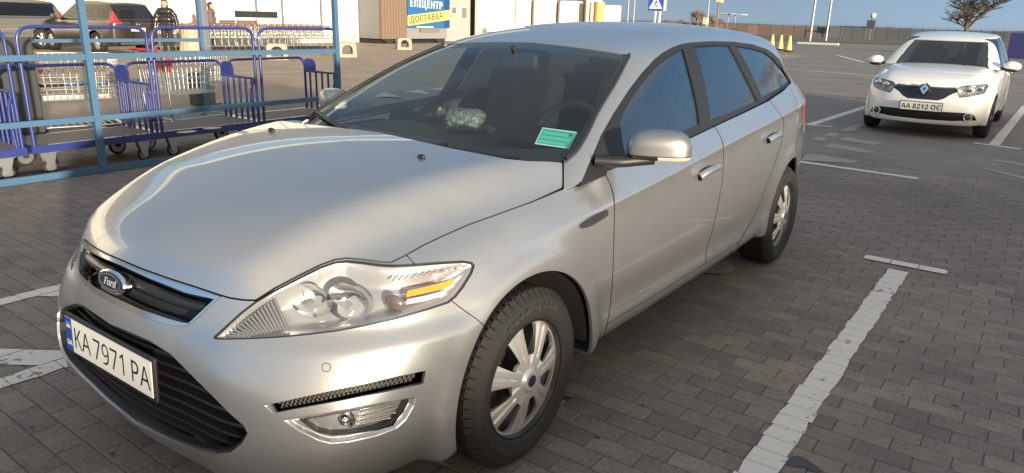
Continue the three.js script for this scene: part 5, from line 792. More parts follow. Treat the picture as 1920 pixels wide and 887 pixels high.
{
  const t0 = platformTrolley(); const spots = [[-5.43, -1.35, 0.02, 'blue platform trolley with a bare board deck behind the corral post'], [-5.45, -2.56, -0.01, 'blue platform trolley with two pale spots on its deck, before the wire cart'], [-5.47, -3.78, 0.01, 'blue platform trolley standing by the end post of the corral'], [-5.40, -0.12, -0.03, 'blue platform trolley with a dark bin behind it'], [-5.56, 0.06, 0.04, 'blue platform trolley nested behind the one with the dark bin']];
  spots.forEach(([x, z, r, l], i) => { const t = i ? copyThing(t0) : t0; t.position.set(x, 0, z); t.rotation.y = r; t.userData.label = l; });
}
// pale stickers on the second deck
{ const spotM = std(0.55, 0.50, 0.38, 0.7); for (const [u, v, n] of [[350, 247, 'worn round cream patch on the trolley deck'], [398, 240, 'oval cream patch on the trolley deck by the bars']]) { const p = onGround(u, v, 0.284); const m = part('deck_sticker', new THREE.CylinderGeometry(0.085, 0.085, 0.002, 28), spotM, scene); m.position.copy(p); m.scale.set(0.8, 1, 1.2); tag(m, n, 'sticker', 'cream patches on the trolley deck'); } }
// tall dark containers between the trolleys
for (const [x, z, w, d, h, l] of [[-6.55, -1.05, 0.5, 0.62, 1.22, 'tall dark grey panelled container behind the corral post'], [-6.6, -0.15, 0.5, 0.55, 1.1, 'dark grey container standing behind the blue trolley hoops']]) {
  const t = thing('waste_container', l, 'container'); t.position.set(x, 0, z);
  part('body', new RoundedBoxGeometry(w, h - 0.16, d, 3, 0.02).translate(0, 0.12 + (h - 0.16) / 2, 0), std(0.05, 0.052, 0.055, 0.35), t); part('rim', new RoundedBoxGeometry(w + 0.03, 0.04, d + 0.03, 2, 0.012).translate(0, h - 0.03, 0), std(0.09, 0.09, 0.095, 0.5), t);
  part('handle', pipe([V(w / 2 + 0.02, h - 0.08, d / 2), V(w / 2 + 0.05, h + 0.06, d / 2), V(w / 2 + 0.05, h + 0.06, -d / 2), V(w / 2 + 0.02, h - 0.08, -d / 2)], 0.011, 8, 0, 0.05), std(0.22, 0.19, 0.16, 0.4, 0.5), t);
  for (const sx of [-1, 1]) for (const sz of [-1, 1]) caster(t, sx * (w / 2 - 0.08), sz * (d / 2 - 0.1), 0.06, 0);
}
// wire shopping carts
const wireM = std(0.50, 0.50, 0.48, 0.3, 0.9), redM = std(0.45, 0.03, 0.03, 0.4);
function shoppingCart(fine) {
  const t = thing('shopping_cart', '', 'shopping cart');
  const r = fine ? 0.0035 : 0.008, g = [], B = (s, y) => { const k = (y - 0.45) / 0.5; return [V(-0.24 - 0.03 * k, y, -0.42 - 0.05 * k), V(0.24 + 0.03 * k, y, -0.42 - 0.05 * k), V(0.27 + 0.03 * k, y, 0.36 + 0.05 * k), V(-0.27 - 0.03 * k, y, 0.36 + 0.05 * k)]; };
  const seg = fine ? 5 : 4, ny = fine ? 7 : 4, nv = fine ? 12 : 6;
  for (let i = 0; i <= ny; i++) { const q = B(0, mix(0.45, 0.95, i / ny)); for (let k = 0; k < 4; k++) g.push(rod(q[k], q[(k + 1) % 4], i === ny ? r * 2 : r, undefined, seg)); }
  const lo = B(0, 0.45), hi = B(0, 0.95); for (let k = 0; k < 4; k++) for (let i = 0; i < nv; i++) { const t2 = i / nv; g.push(rod(lo[k].clone().lerp(lo[(k + 1) % 4], t2), hi[k].clone().lerp(hi[(k + 1) % 4], t2), r, undefined, seg)); }
  for (let i = 1; i < nv; i++) g.push(rod(lo[0].clone().lerp(lo[1], i / nv), lo[3].clone().lerp(lo[2], i / nv), r, undefined, seg));
  part('basket', g, wireM, t).userData.kind = 'stuff';
  part('chassis', [pipe([V(-0.25, 0.14, -0.45), V(-0.25, 0.14, 0.42), V(-0.27, 0.95, 0.46), V(-0.27, 1.0, 0.52)], 0.012, 6, 0, 0.06), pipe([V(0.25, 0.14, -0.45), V(0.25, 0.14, 0.42), V(0.27, 0.95, 0.46), V(0.27, 1.0, 0.52)], 0.012, 6, 0, 0.06), rod(V(-0.25, 0.14, -0.45), V(0.25, 0.14, -0.45), 0.012), rod(V(-0.25, 0.14, 0.4), V(0.25, 0.14, 0.4), 0.012), ...(fine ? Array.from({ length: 11 }, (_, i) => rod(V(-0.25, 0.15, -0.42 + i * 0.08), V(0.25, 0.15, -0.42 + i * 0.08), 0.004, 0.004, 5)) : [])], wireM, t);
  part('handle', rod(V(-0.28, 1.0, 0.53), V(0.28, 1.0, 0.53), 0.016), redM, t);
  for (const [x, z] of [[-0.22, -0.4], [0.22, -0.4], [-0.22, 0.38], [0.22, 0.38]]) part('castor', new THREE.CylinderGeometry(0.06, 0.06, 0.03, 14).rotateZ(Math.PI / 2).translate(x, 0.062, z), M.rubber, t);
  part('child_seat', box(0.36, 0.22, 0.012, 0, 0.84, 0.30), redM, t);
  return t;
}
{
  const a = shoppingCart(true); a.position.set(-7.0, 0, -3.35); a.rotation.y = 0.12; tag(a, 'wire shopping cart with a red handle inside the blue corral', 'shopping cart');
  const b = copyThing(a, 'wire shopping cart against the back rail, behind the first trolley'); b.position.set(-7.2, 0, -2.05); b.rotation.y = -0.25;
  const row = shoppingCart(false); const n = 25;
  for (let k = 0; k < n; k++) { const c = k ? copyThing(row) : row; c.position.set(-24.6 + k * 0.035, 0, -12.9 - k * 0.275); c.rotation.y = 0.02; tag(c, 'wire shopping cart nested in the long row before the white wall', 'shopping cart', 'row of nested carts by the store wall'); }
}
// grey post and bin at the back of the corral, ribbed concrete bin, concrete blocks
{
  const p = thing('grey_post', 'thick grey steel post rising behind the wire shopping cart', 'post'); part('shaft', box(0.11, 3.2, 0.11, -9.0, 1.6, -4.9, 0.012), std(0.12, 0.13, 0.15, 0.5), p); part('foot', box(0.24, 0.02, 0.24, -9.0, 0.01, -4.9), std(0.1, 0.1, 0.11, 0.5), p);
  const b = thing('litter_bin', 'dark green square litter bin at the foot of the grey post', 'bin'); b.position.set(-8.85, 0, -4.62); part('body', box(0.24, 0.44, 0.24, 0, 0.24, 0, 0.02), std(0.035, 0.045, 0.04, 0.6), b); part('lid', box(0.26, 0.07, 0.26, 0, 0.495, 0, 0.015), std(0.05, 0.06, 0.055, 0.6), b);
  const c = thing('concrete_bin', 'ribbed sandy concrete bin in two tiers beside the dark car', 'bin'); { const q = onGround(359, 98); c.position.copy(q); const conc = new THREE.MeshStandardMaterial({ color: col(0.42, 0.36, 0.27), map: gritTex, roughness: 0.9 }); const rib = (r0, r1, y0, y1) => { const n = 72, P = []; const g = new THREE.CylinderGeometry(r1, r0, y1 - y0, n, 1); const p2 = g.attributes.position; for (let i = 0; i < p2.count; i++) { const a = Math.atan2(p2.getZ(i), p2.getX(i)), k = 1 + 0.03 * Math.sign(Math.sin(a * 18)); p2.setX(i, p2.getX(i) * k); p2.setZ(i, p2.getZ(i) * k); } g.computeVertexNormals(); return g.translate(0, (y0 + y1) / 2, 0); }; part('base', rib(0.40, 0.36, 0, 0.38), conc, c); part('drum', rib(0.30, 0.32, 0.39, 0.80), conc, c); }
  const conc2 = new THREE.MeshStandardMaterial({ color: col(0.38, 0.34, 0.28), map: gritTex, roughness: 0.9 });
  const block = () => { const s = shapeOf([[-0.33, 0], [0.33, 0], [0.31, 0.42], [0.26, 0.5], [-0.26, 0.5], [-0.31, 0.42]]); const h = new THREE.Path(); h.moveTo(-0.2, 0.10); h.lineTo(0.2, 0.10); h.lineTo(0.2, 0.28); h.absarc(0, 0.24, 0.2, 0.2, Math.PI - 0.2, false); h.closePath(); s.holes.push(h); return new THREE.ExtrudeGeometry(s, { depth: 0.36, bevelEnabled: true, bevelSize: 0.015, bevelThickness: 0.015, bevelSegments: 1 }).translate(0, 0, -0.18); };
  const bg = block(); [[519, 112, 'arched concrete block standing before the row of carts'], [650, 107, 'arched concrete block standing alone by the corner post'], [757, 93, 'arched concrete block below the delivery truck']].forEach(([u, v, l]) => { const m = part('concrete_block', bg, conc2, scene); const q = onGround(u, v); m.position.copy(q); m.rotation.y = 1.05; tag(m, l, 'block', 'arched concrete blocks along the drive'); });
}
// ================================================================ store wall, truck, cars and people behind, far edge of the car park
const zAt = (u, x, v = 60) => pxOn(u, v, [1, 0, 0], x).z;
function siding(name, parent, x, z0, z1, h, mat, pitch = 0.17, base = 0) {   // horizontal boards with a real lapped profile, facing +x
  const prof = [], n = Math.ceil((h - base) / pitch); prof.push([0, base]); for (let k = 0; k < n; k++) { const y = base + k * pitch; prof.push([0.035, y + 0.012], [0.012, y + pitch * 0.92], [0, y + pitch]); } prof.push([-0.2, base + n * pitch], [-0.2, base]);
  const g = extrude(prof, Math.abs(z1 - z0)); g.rotateY(0); return part(name, g.translate(x, 0, Math.min(z0, z1)), mat, parent);
}
function ribs(name, parent, x, z0, z1, y0, y1, mat, pitch = 0.25, dep = 0.05) {   // vertical trapezoid sheet facing +x
  const prof = [], L = Math.abs(z1 - z0), n = Math.round(L / pitch), zb = Math.min(z0, z1); prof.push([-0.12, 0]); for (let k = 0; k < n; k++) { const z = k * L / n, p = L / n; prof.push([0, z], [0, z + p * 0.35], [dep, z + p * 0.45], [dep, z + p * 0.9]); } prof.push([0, L], [-0.12, L]);
  const g = extrude(prof, y1 - y0).rotateX(Math.PI / 2); /* x stays, y->z, z->-y */ return part(name, g.translate(x, y1, zb), mat, parent);
}
{
  const WX = -29, wallM = std(0.60, 0.57, 0.50, 0.7), greyM = std(0.36, 0.36, 0.35, 0.7), b = thing('store_building', 'long white store building clad in lapped horizontal boards', 'building');
  const z672 = zAt(672, WX), z714 = zAt(714, WX), z842 = zAt(842, WX), z888 = zAt(888, WX), z955 = zAt(955, WX);
  siding('siding', b, WX, 12, z672, 8, wallM, 0.19, 0.45); part('plinth', box(0.3, 0.45, 12 - z672, WX - 0.1, 0.225, (z672 + 12) / 2), greyM, b);
  const zm = (12 + z955) / 2, zl = 12 - z955; part('dark_glazing_band', box(0.4, 2.78, zl, WX - 0.1, 9.41, zm), std(0.07, 0.065, 0.07, 0.25), b); part('band_trim', box(0.5, 0.18, zl, WX - 0.05, 10.9, zm), wallM, b); part('blue_fascia', box(0.42, 1.05, zl, WX - 0.08, 11.52, zm), std(0.10, 0.24, 0.42, 0.5), b); part('parapet', box(0.5, 0.32, zl, WX - 0.05, 12.21, zm), wallM, b);
  siding('recessed_siding', b, WX - 4, z672, z888, 8, greyM, 0.19, 0.3); part('return_wall', box(3.7, 8, 0.2, WX - 2.1, 4, z672 + 0.12), wallM, b);
  part('grey_bay', box(4, 8, Math.abs(z888 - z842), WX - 2.3, 4, (z842 + z888) / 2), std(0.30, 0.29, 0.27, 0.8), b);
  for (const [a, c, v0, v1] of [[845, 857, 12, 26], [864, 876, 12, 36]]) { const za = zAt(a, WX - 0.25), zb2 = zAt(c, WX - 0.25), ya = pxOn(a, v0, [1, 0, 0], WX - 0.25).y, yb = pxOn(a, v1, [1, 0, 0], WX - 0.25).y; const w = new THREE.Group(); w.name = 'window'; b.add(w); part('frame', box(0.08, ya - yb, Math.abs(za - zb2), WX - 0.28, (ya + yb) / 2, (za + zb2) / 2), std(0.5, 0.48, 0.45, 0.6), w); part('pane', box(0.09, (ya - yb) * 0.82, Math.abs(za - zb2) * 0.75, WX - 0.275, (ya + yb) / 2, (za + zb2) / 2), std(0.16, 0.15, 0.15, 0.3), w); }
  siding('siding', b, WX + 0.3, z888, z955, 8, wallM, 0.24, 0.3); part('end_wall', box(6, 8, 0.3, WX - 2.8, 4, z955 - 0.2), greyM, b);
  part('roof', box(24, 0.3, zl - 0.2, WX - 12.4, 12.0, zm), greyM, b); part('back_wall', box(23.4, 11.8, zl - 0.6, WX - 16.2, 5.9, zm), greyM, b);
  // drain pipes and an awning post on the lit wall
  for (const u of [485, 533, 605]) { const z = zAt(u, WX + 0.15); part('down_pipe', rod(V(WX + 0.12, 0.3, z), V(WX + 0.12, 8, z), 0.045, 0.045, 8), std(0.10, 0.12, 0.15, 0.5), b); }
  for (const u of [574, 587]) { const z = zAt(u, WX + 0.15); part('hanging_lamp', rod(V(WX + 0.10, 2.25, z), V(WX + 0.10, 5, z), 0.06, 0.06, 8), std(0.24, 0.19, 0.12, 0.6), b); }
  // white service blocks behind, further off
  const pav = thing('white_pavilion', 'row of cream white service blocks beyond the store', 'building'); const D = 62; const P = (u, v) => { const d = pxDir(u, v), k = D / Math.hypot(d.x, d.z); return camera.position.clone().addScaledVector(d, k); };
  for (const [u0, u1, v] of [[966, 1000, -14], [1000, 1048, -2], [1048, 1098, 1], [1098, 1132, -4], [1128, 1168, 9]]) { const a = P(u0, v), c = P(u1, v); const h = a.y, m = a.clone().add(c).multiplyScalar(0.5), w = Math.hypot(a.x - c.x, a.z - c.z); const g = new RoundedBoxGeometry(w - 0.08, h, 3, 3, 0.18).translate(0, h / 2, -1.5); const ps = part('block', g, wallM, pav); ps.position.set(m.x, 0, m.z); ps.rotation.y = Math.atan2(camera.position.x - m.x, camera.position.z - m.z) + 0.25; }
  for (const [u, r] of [[1102, 0.16], [1111, 0.16], [1124, 0.42]]) { const a = P(u, 4); const d = V(camera.position.x - a.x, 0, camera.position.z - a.z).normalize(); part('column', new THREE.CylinderGeometry(r, r, a.y, 20).translate(a.x + d.x * 0.5, a.y / 2, a.z + d.z * 0.5), r > 0.3 ? std(0.55, 0.38, 0.10, 0.5) : std(0.6, 0.55, 0.42, 0.6), pav); }
}
{ const a = pxOn(440, 20, [1, 0, 0], -25.6), c = pxOn(521, 34, [1, 0, 0], -25.6), m = thing('black_screen', 'row of black screen panels standing behind the nested carts', 'screen'); for (let k = 0; k < 7; k++) { const z0 = mix(a.z, c.z, k / 7), z1 = mix(a.z, c.z, (k + 0.93) / 7); part('panel', box(0.04, a.y - c.y, Math.abs(z1 - z0), -25.6, (a.y + c.y) / 2, (z0 + z1) / 2), M.black2, m); } for (const z of [a.z, (a.z + c.z) / 2, c.z]) part('leg', rod(V(-25.6, 0, z), V(-25.6, c.y, z), 0.025), M.zinc, m); }
{ // delivery truck with ribbed brown side and printed blue panel
  const t = thing('delivery_truck', 'delivery truck with a brown ribbed body and a blue and yellow printed panel', 'truck'); const TX = -27.2, z0 = zAt(715, TX, 40), z1 = zAt(763, TX, 40), z2 = zAt(842, TX, 40), yb = pxOn(740, 73, [1, 0, 0], TX).y;
  ribs('ribbed_side', t, TX, z0, z1, yb, 4.2, std(0.17, 0.115, 0.085, 0.6), 0.22, 0.05); part('box_body', box(2.3, 4.2 - yb, Math.abs(z2 - z0) - 0.05, TX - 1.3, (4.2 + yb) / 2, (z0 + z2) / 2), std(0.2, 0.2, 0.2, 0.6), t);
  const W = Math.abs(z2 - z1), yt = 4.2, ybl = pxOn(800, 52, [1, 0, 0], TX).y, H = yt - ybl, top = v => (pxOn(800, v, [1, 0, 0], TX).y - ybl) / H;
  const tex = textTexture(1024, Math.round(1024 * H / W), (x, w, h) => { const Y = q => h * (1 - q); x.fillStyle = '#2a6da8'; x.fillRect(0, 0, w, h); x.fillStyle = '#1c4f86'; x.fillRect(w * 0.86, 0, w, h);
    x.fillStyle = '#f2e27a'; x.beginPath(); x.moveTo(0, Y(top(30))); x.lineTo(w, Y(top(17))); x.lineTo(w, Y(top(36))); x.lineTo(0, Y(top(49))); x.fill();
    const bar = (s, y, size, c, rot) => { x.save(); x.translate(w * 0.44, y); x.rotate(rot); x.fillStyle = c; x.font = `bold ${size}px sans-serif`; x.textAlign = 'center'; x.textBaseline = 'middle'; const m = x.measureText(s).width; x.scale(w * 0.78 / m, 1); x.fillText(s, 0, 0); x.restore(); };
    const s1 = h * (top(24) - top(42)) * 0.95, rot = -Math.atan2(h * (top(17) - top(30)), w); bar('ДОСТАВКА', Y(top(33)), s1, '#5a5a50', rot); x.fillStyle = '#f0ead0'; x.save(); bar('ЕПІЦЕНТР', Y(top(8)), s1 * 1.15, '#f4efd8', 0.04); x.restore(); x.fillStyle = '#e6e0c8'; x.fillRect(w * 0.2, Y(top(49.5)), w * 0.4, h * 0.02); });
  part('printed_panel', box(0.04, H, W, TX + 0.03, (yt + ybl) / 2, (z1 + z2) / 2), [new THREE.MeshStandardMaterial({ color: col(0.62, 0.62, 0.62), map: tex, roughness: 0.6 }), M.trim, M.trim, M.trim, M.trim, M.trim], t);
  part('chassis', box(1.6, 0.3, Math.abs(z2 - z0), TX - 1.2, yb - 0.2, (z0 + z2) / 2), M.trim, t); part('tool_box', box(0.5, 0.7, 1.6, TX - 0.3, 0.95, zAt(808, TX, 60)), std(0.16, 0.14, 0.13, 0.7), t);
  for (const u of [735, 752, 830]) part('wheel', new THREE.CylinderGeometry(0.48, 0.48, 0.3, 28).rotateZ(Math.PI / 2).translate(TX - 0.35, 0.48, zAt(u, TX, 70)), M.rubber, t);
}
// dark cars behind the corral
function darkCar(name, label, paint, at0, turn, detail) {
  const cs = Math.cos(turn), sn = Math.sin(turn), place = (x, y, z) => [at0.x + x * cs + z * sn, y, at0.z - x * sn + z * cs];
  const g = thing(name, label, 'car'); g.position.copy(at0); g.rotation.y = turn;
  const S = carShells({ W: 0.92, belt: 0.84, tumble: 0.30, base: 2.66, hub: 0.36, flare: 0.48, bow: 0.2, hoodK: 0.05, ridge: z => 0.7, floor: 0.24, tail: -3.62, tailBow: 0.10, tailLean: 0.08,
    plan: [[0.9, 0.8], [0.3, 0.9], [-1, 0.925], [-2.4, 0.925], [-3.2, 0.90], [-3.7, 0.84]], section: [[0.1, -0.1], [0.25, -0.06], [0.4, -0.02], [0.6, 0], [0.85, 0], [1.05, -0.03], [1.3, -0.12]], nose: [[0.1, 0.75], [0.3, 0.88], [0.6, 0.9], [0.9, 0.85], [1.1, 0.6]],
    hood: [[0.9, 0.95], [0.5, 1.05], [0, 1.1], [-0.5, 1.13], [-1, 1.15], [-3.7, 1.18]], roof: [[-0.8, 1.5], [-1.3, 1.66], [-1.9, 1.73], [-2.6, 1.72], [-3.3, 1.66], [-3.8, 1.58]], ws: [[-0.45, 1.08], [-1.25, 1.6]], rear: [[-3.72, 1.1], [-3.42, 1.62]] }, place);
  const arch = (x, y, z) => Math.min(Math.hypot(z, y - 0.36) - 0.40, Math.hypot(z + 2.66, y - 0.36) - 0.40), o = { levels: 1, flange: 0.01 };
  part('body', [...['nose', 'flank'].map(k => whole(cut(S[k], (x, y, z) => Math.min(arch(x, y, z), z < -0.4 ? 1.12 - y : 1, z + 3.24), o))), whole(cut(S.tail, (x, y, z) => Math.min(-z - 3.2, 1.13 - y, arch(x, y, z)), o))], paint, g);
  part('roof_and_pillars', whole(cut(S.house, (x, y, z) => { const w = x > 0.5 ? Math.min(1.56 - y, y - 1.12, -z - 0.7 - (y - 1.1) * 1.5, z + 3.3) : -1, r = z < -3.25 && x < 0.66 ? Math.min(1.56 - y, y - 1.13) : -1, f = z > -1.3 && x < 0.66 ? Math.min(1.56 - y, y - 1.0) : -1; return Math.min(-Math.max(w, r, f), y - 1.09); }, o)), paint, g);
  part('glazing', whole(cut(S.house, (x, y, z) => Math.min(1.6 - y, y - 1.08), { levels: 1, off: -0.008, flange: 0 })), M.darkTint, g);
  const lampM = new THREE.MeshPhysicalMaterial({ color: col(0.42, 0.015, 0.015), roughness: 0.15, clearcoat: 1 });
  for (const s of [0, 1]) part('tail_lamp', merged([cut(S.tail, (x, y, z) => Math.min(x - 0.52, 0.035 - Math.abs(y - 1.03), -z - 3.3), { ...o, off: 0.004 })[s], cut(S.house, (x, y, z) => Math.min(x - 0.66, 1.45 - y, y - 1.06, -z - 3.42), { ...o, off: 0.002 })[s]]), lampM, g);
  part('trim_strip', whole(cut(S.tail, (x, y, z) => Math.min(0.62 - x, 0.025 - Math.abs(y - 1.085), -z - 3.3), { ...o, off: 0.006 })), M.chrome, g);
  part('bumper_panel', whole(cut(S.tail, (x, y, z) => Math.min(0.85 - x, 0.10 - Math.abs(y - 0.42), -z - 3.3), { ...o, off: 0.01 })), M.trim, g);
  part('silver_skid', whole(cut(S.tail, (x, y, z) => Math.min(0.6 - x, 0.03 - Math.abs(y - 0.36), -z - 3.3), { ...o, off: 0.018 })), M.zinc, g);
  const pl = new THREE.Group(); pl.name = 'number_plate'; g.add(pl); part('plate', box(0.52, 0.11, 0.012, 0, 0.80, -3.655), M.plateSide, pl);
  part('badge', new THREE.TorusGeometry(0.05, 0.012, 8, 20).translate(0, 0.97, -3.66), M.chrome, g);
  for (const [x, z] of [[0.78, 0], [-0.78, 0], [0.78, -2.66], [-0.78, -2.66]]) { const w = new THREE.Group(); w.name = 'wheel'; g.add(w); w.position.set(x, 0.35, z); const q = y => x > 0 ? y : mirrorX(y); part('tyre', q(tyreGeo(0.352, 0.22, 0.22)), M.tyre, w); part('rim', q(capG.clone().translate(0.08, 0, 0)), M.cap, w); }
  for (const s of [1, -1]) part('door_mirror', new THREE.SphereGeometry(1, 16, 12).scale(0.12, 0.08, 0.07).translate(1.0 * s, 1.15, -0.6), paint, g);
  part('underbody', box(1.4, 0.1, 3.9, 0, 0.32, -1.35), M.liner, g); for (const [x, z] of [[0.38, -1.5], [-0.38, -1.5], [0.38, -2.5], [-0.38, -2.5]]) part('seat', new RoundedBoxGeometry(0.5, 0.85, 0.18, 2, 0.06).rotateX(-0.2).translate(x, 1.0, z), M.seat, g);
}
{
  const bronze = new THREE.MeshPhysicalMaterial({ color: col(0.06, 0.052, 0.042), metalness: 0.5, roughness: 0.3, clearcoat: 1, clearcoatRoughness: 0.04 });
  const a = onGround(222, 103); darkCar('dark_suv', 'dark bronze off-road estate seen from behind with red tail lamps', bronze, V(a.x - 3.6, 0, a.z - 0.3), -Math.PI / 2 + 0.12);
  const b = onGround(62, 96); darkCar('grey_suv', 'grey off-road estate parked side on behind the dark bins', new THREE.MeshPhysicalMaterial({ color: col(0.16, 0.15, 0.14), metalness: 0.4, roughness: 0.3, clearcoat: 1 }), V(b.x - 1.5, 0, b.z + 2.0), 0.15);
}
// people
function figure(bones, cell) {                                        // smooth union of tapered capsules, surface nets on a grid
  const lo = V(1e9, 1e9, 1e9), hi = V(-1e9, -1e9, -1e9); for (const [a, b, r0, r1] of bones) for (const [p, r] of [[a, r0], [b, r1]]) { lo.min(V(p.x - r - 0.04, p.y - r - 0.04, p.z - r - 0.04)); hi.max(V(p.x + r + 0.04, p.y + r + 0.04, p.z + r + 0.04)); }
  const n = [0, 1, 2].map(k => Math.ceil((hi.getComponent(k) - lo.getComponent(k)) / cell) + 1), F = new Float32Array(n[0] * n[1] * n[2]);
  const val = (x, y, z) => { let d = 1e9; for (const [a, b, r0, r1] of bones) { const ex = b.x - a.x, ey = b.y - a.y, ez = b.z - a.z, t = clamp(((x - a.x) * ex + (y - a.y) * ey + (z - a.z) * ez) / (ex * ex + ey * ey + ez * ez || 1)), q = Math.hypot(x - a.x - ex * t, y - a.y - ey * t, z - a.z - ez * t) - mix(r0, r1, t); const k = 0.045, h = Math.max(k - Math.abs(d - q), 0) / k; d = Math.min(d, q) - h * h * k * 0.25; } return d; };
  for (let k = 0; k < n[2]; k++) for (let j = 0; j < n[1]; j++) for (let i = 0; i < n[0]; i++) F[(k * n[1] + j) * n[0] + i] = val(lo.x + i * cell, lo.y + j * cell, lo.z + k * cell);
  const id = new Int32Array(F.length).fill(-1), P = [], N = [], I = [], at2 = (i, j, k) => F[(k * n[1] + j) * n[0] + i];
  for (let k = 0; k < n[2] - 1; k++) for (let j = 0; j < n[1] - 1; j++) for (let i = 0; i < n[0] - 1; i++) {
    let sx = 0, sy = 0, sz = 0, c = 0; const corner = [[0, 0, 0], [1, 0, 0], [0, 1, 0], [1, 1, 0], [0, 0, 1], [1, 0, 1], [0, 1, 1], [1, 1, 1]];
    for (const [a, b] of [[0, 1], [2, 3], [4, 5], [6, 7], [0, 2], [1, 3], [4, 6], [5, 7], [0, 4], [1, 5], [2, 6], [3, 7]]) { const A1 = corner[a], B1 = corner[b], fa = at2(i + A1[0], j + A1[1], k + A1[2]), fb = at2(i + B1[0], j + B1[1], k + B1[2]); if ((fa < 0) !== (fb < 0)) { const t = fa / (fa - fb); sx += mix(A1[0], B1[0], t); sy += mix(A1[1], B1[1], t); sz += mix(A1[2], B1[2], t); c++; } }
    if (c) { id[(k * n[1] + j) * n[0] + i] = P.length / 3; const x = lo.x + (i + sx / c) * cell, y = lo.y + (j + sy / c) * cell, z = lo.z + (k + sz / c) * cell; P.push(x, y, z); N.push(...gradF(val, x, y, z)); }
  }
  const q = (a, b, c, d, s) => { if (a < 0 || b < 0 || c < 0 || d < 0) return; if (s) I.push(a, b, c, a, c, d); else I.push(a, c, b, a, d, c); };
  const I3 = (i, j, k) => id[(k * n[1] + j) * n[0] + i];
  for (let k = 1; k < n[2] - 1; k++) for (let j = 1; j < n[1] - 1; j++) for (let i = 1; i < n[0] - 1; i++) { const f = at2(i, j, k) < 0; if (f !== at2(i + 1, j, k) < 0) q(I3(i, j - 1, k - 1), I3(i, j, k - 1), I3(i, j, k), I3(i, j - 1, k), f); if (f !== at2(i, j + 1, k) < 0) q(I3(i - 1, j, k - 1), I3(i - 1, j, k), I3(i, j, k), I3(i, j, k - 1), f); if (f !== at2(i, j, k + 1) < 0) q(I3(i - 1, j - 1, k), I3(i, j - 1, k), I3(i, j, k), I3(i - 1, j, k), f); }
  const g = new THREE.BufferGeometry(); g.setAttribute('position', new THREE.Float32BufferAttribute(P, 3)); g.setAttribute('normal', new THREE.Float32BufferAttribute(N, 3)); g.setIndex(I); return g;
}
function person(label, pos, turn, jacket, trousers, skin, hair, shine) {
  const g = thing('person', label, 'person'); g.position.copy(pos); g.rotation.y = turn;
  const b = (a, c, r0, r1) => [V(...a), V(...c), r0, r1];
  const hand = (s, x, y, z) => [b([x, y, z], [x + s * 0.004, y - 0.07, z + 0.01], 0.034, 0.036), ...[-0.024, -0.008, 0.008, 0.024].map((o, i) => b([x + s * 0.006, y - 0.075, z + 0.012 + o], [x - s * 0.004, y - 0.145 - (i === 1 || i === 2 ? 0.015 : 0), z + 0.03 + o], 0.0095, 0.008)), b([x - s * 0.01, y - 0.03, z + 0.035], [x - s * 0.022, y - 0.085, z + 0.055], 0.011, 0.009)];
  part('body', figure([b([0, 1.52, 0.005], [0, 1.63, 0.02], 0.058, 0.075), b([0, 1.63, 0.015], [0, 1.685, 0.0], 0.082, 0.088), b([0, 1.58, 0.055], [0, 1.60, 0.06], 0.05, 0.05), b([0, 1.625, 0.10], [0, 1.60, 0.115], 0.012, 0.016), b([-0.075, 1.62, 0], [-0.082, 1.645, -0.005], 0.018, 0.016), b([0.075, 1.62, 0], [0.082, 1.645, -0.005], 0.018, 0.016), ...hand(1, 0.33, 0.93, 0.04), ...hand(-1, -0.33, 0.93, 0.04), b([0, 1.2, 0], [0, 1.5, 0], 0.09, 0.06), b([0.2, 1.42, 0], [0.30, 1.15, -0.01], 0.04, 0.035), b([0.30, 1.15, -0.01], [0.33, 0.93, 0.04], 0.035, 0.03), b([-0.2, 1.42, 0], [-0.30, 1.15, -0.01], 0.04, 0.035), b([-0.30, 1.15, -0.01], [-0.33, 0.93, 0.04], 0.035, 0.03), b([0, 1.45, 0], [0.2, 1.42, 0], 0.05, 0.04), b([0, 1.45, 0], [-0.2, 1.42, 0], 0.05, 0.04)], 0.014), skin, g);
  part('hair', figure([b([0, 1.70, -0.02], [0, 1.715, -0.01], 0.095, 0.09), b([-0.06, 1.68, -0.03], [-0.075, 1.56, -0.04], 0.045, 0.035), b([0.06, 1.68, -0.03], [0.075, 1.56, -0.04], 0.045, 0.035), b([0, 1.68, -0.06], [0, 1.54, -0.06], 0.06, 0.05)], 0.016), hair, g);
  part('jacket', figure([b([-0.10, 1.40, 0], [0.10, 1.40, 0], 0.13, 0.13), b([-0.09, 1.15, 0.01], [0.09, 1.15, 0.01], 0.145, 0.145), b([-0.09, 0.93, 0.01], [0.09, 0.93, 0.01], 0.15, 0.15), b([0, 1.40, 0], [0, 1.52, 0], 0.09, 0.075), ...[1, -1].flatMap(s => [b([s * 0.18, 1.42, 0], [s * 0.265, 1.28, -0.01], 0.085, 0.085), b([s * 0.275, 1.25, -0.01], [s * 0.305, 1.12, 0], 0.082, 0.078), b([s * 0.31, 1.10, 0.0], [s * 0.33, 0.97, 0.03], 0.074, 0.06)])], 0.02), jacket, g);
  for (const s of [1, -1]) { part('trouser_leg', figure([b([s * 0.085, 0.88, 0], [s * 0.095, 0.50, 0.015], 0.10, 0.072), b([s * 0.095, 0.50, 0.015], [s * 0.105, 0.10, 0], 0.072, 0.058)], 0.02), trousers, g); part('shoe', figure([b([s * 0.105, 0.055, -0.03], [s * 0.115, 0.045, 0.13], 0.05, 0.042), b([s * 0.105, 0.06, -0.03], [s * 0.105, 0.11, -0.01], 0.05, 0.05)], 0.014), M.black2, g); }
}
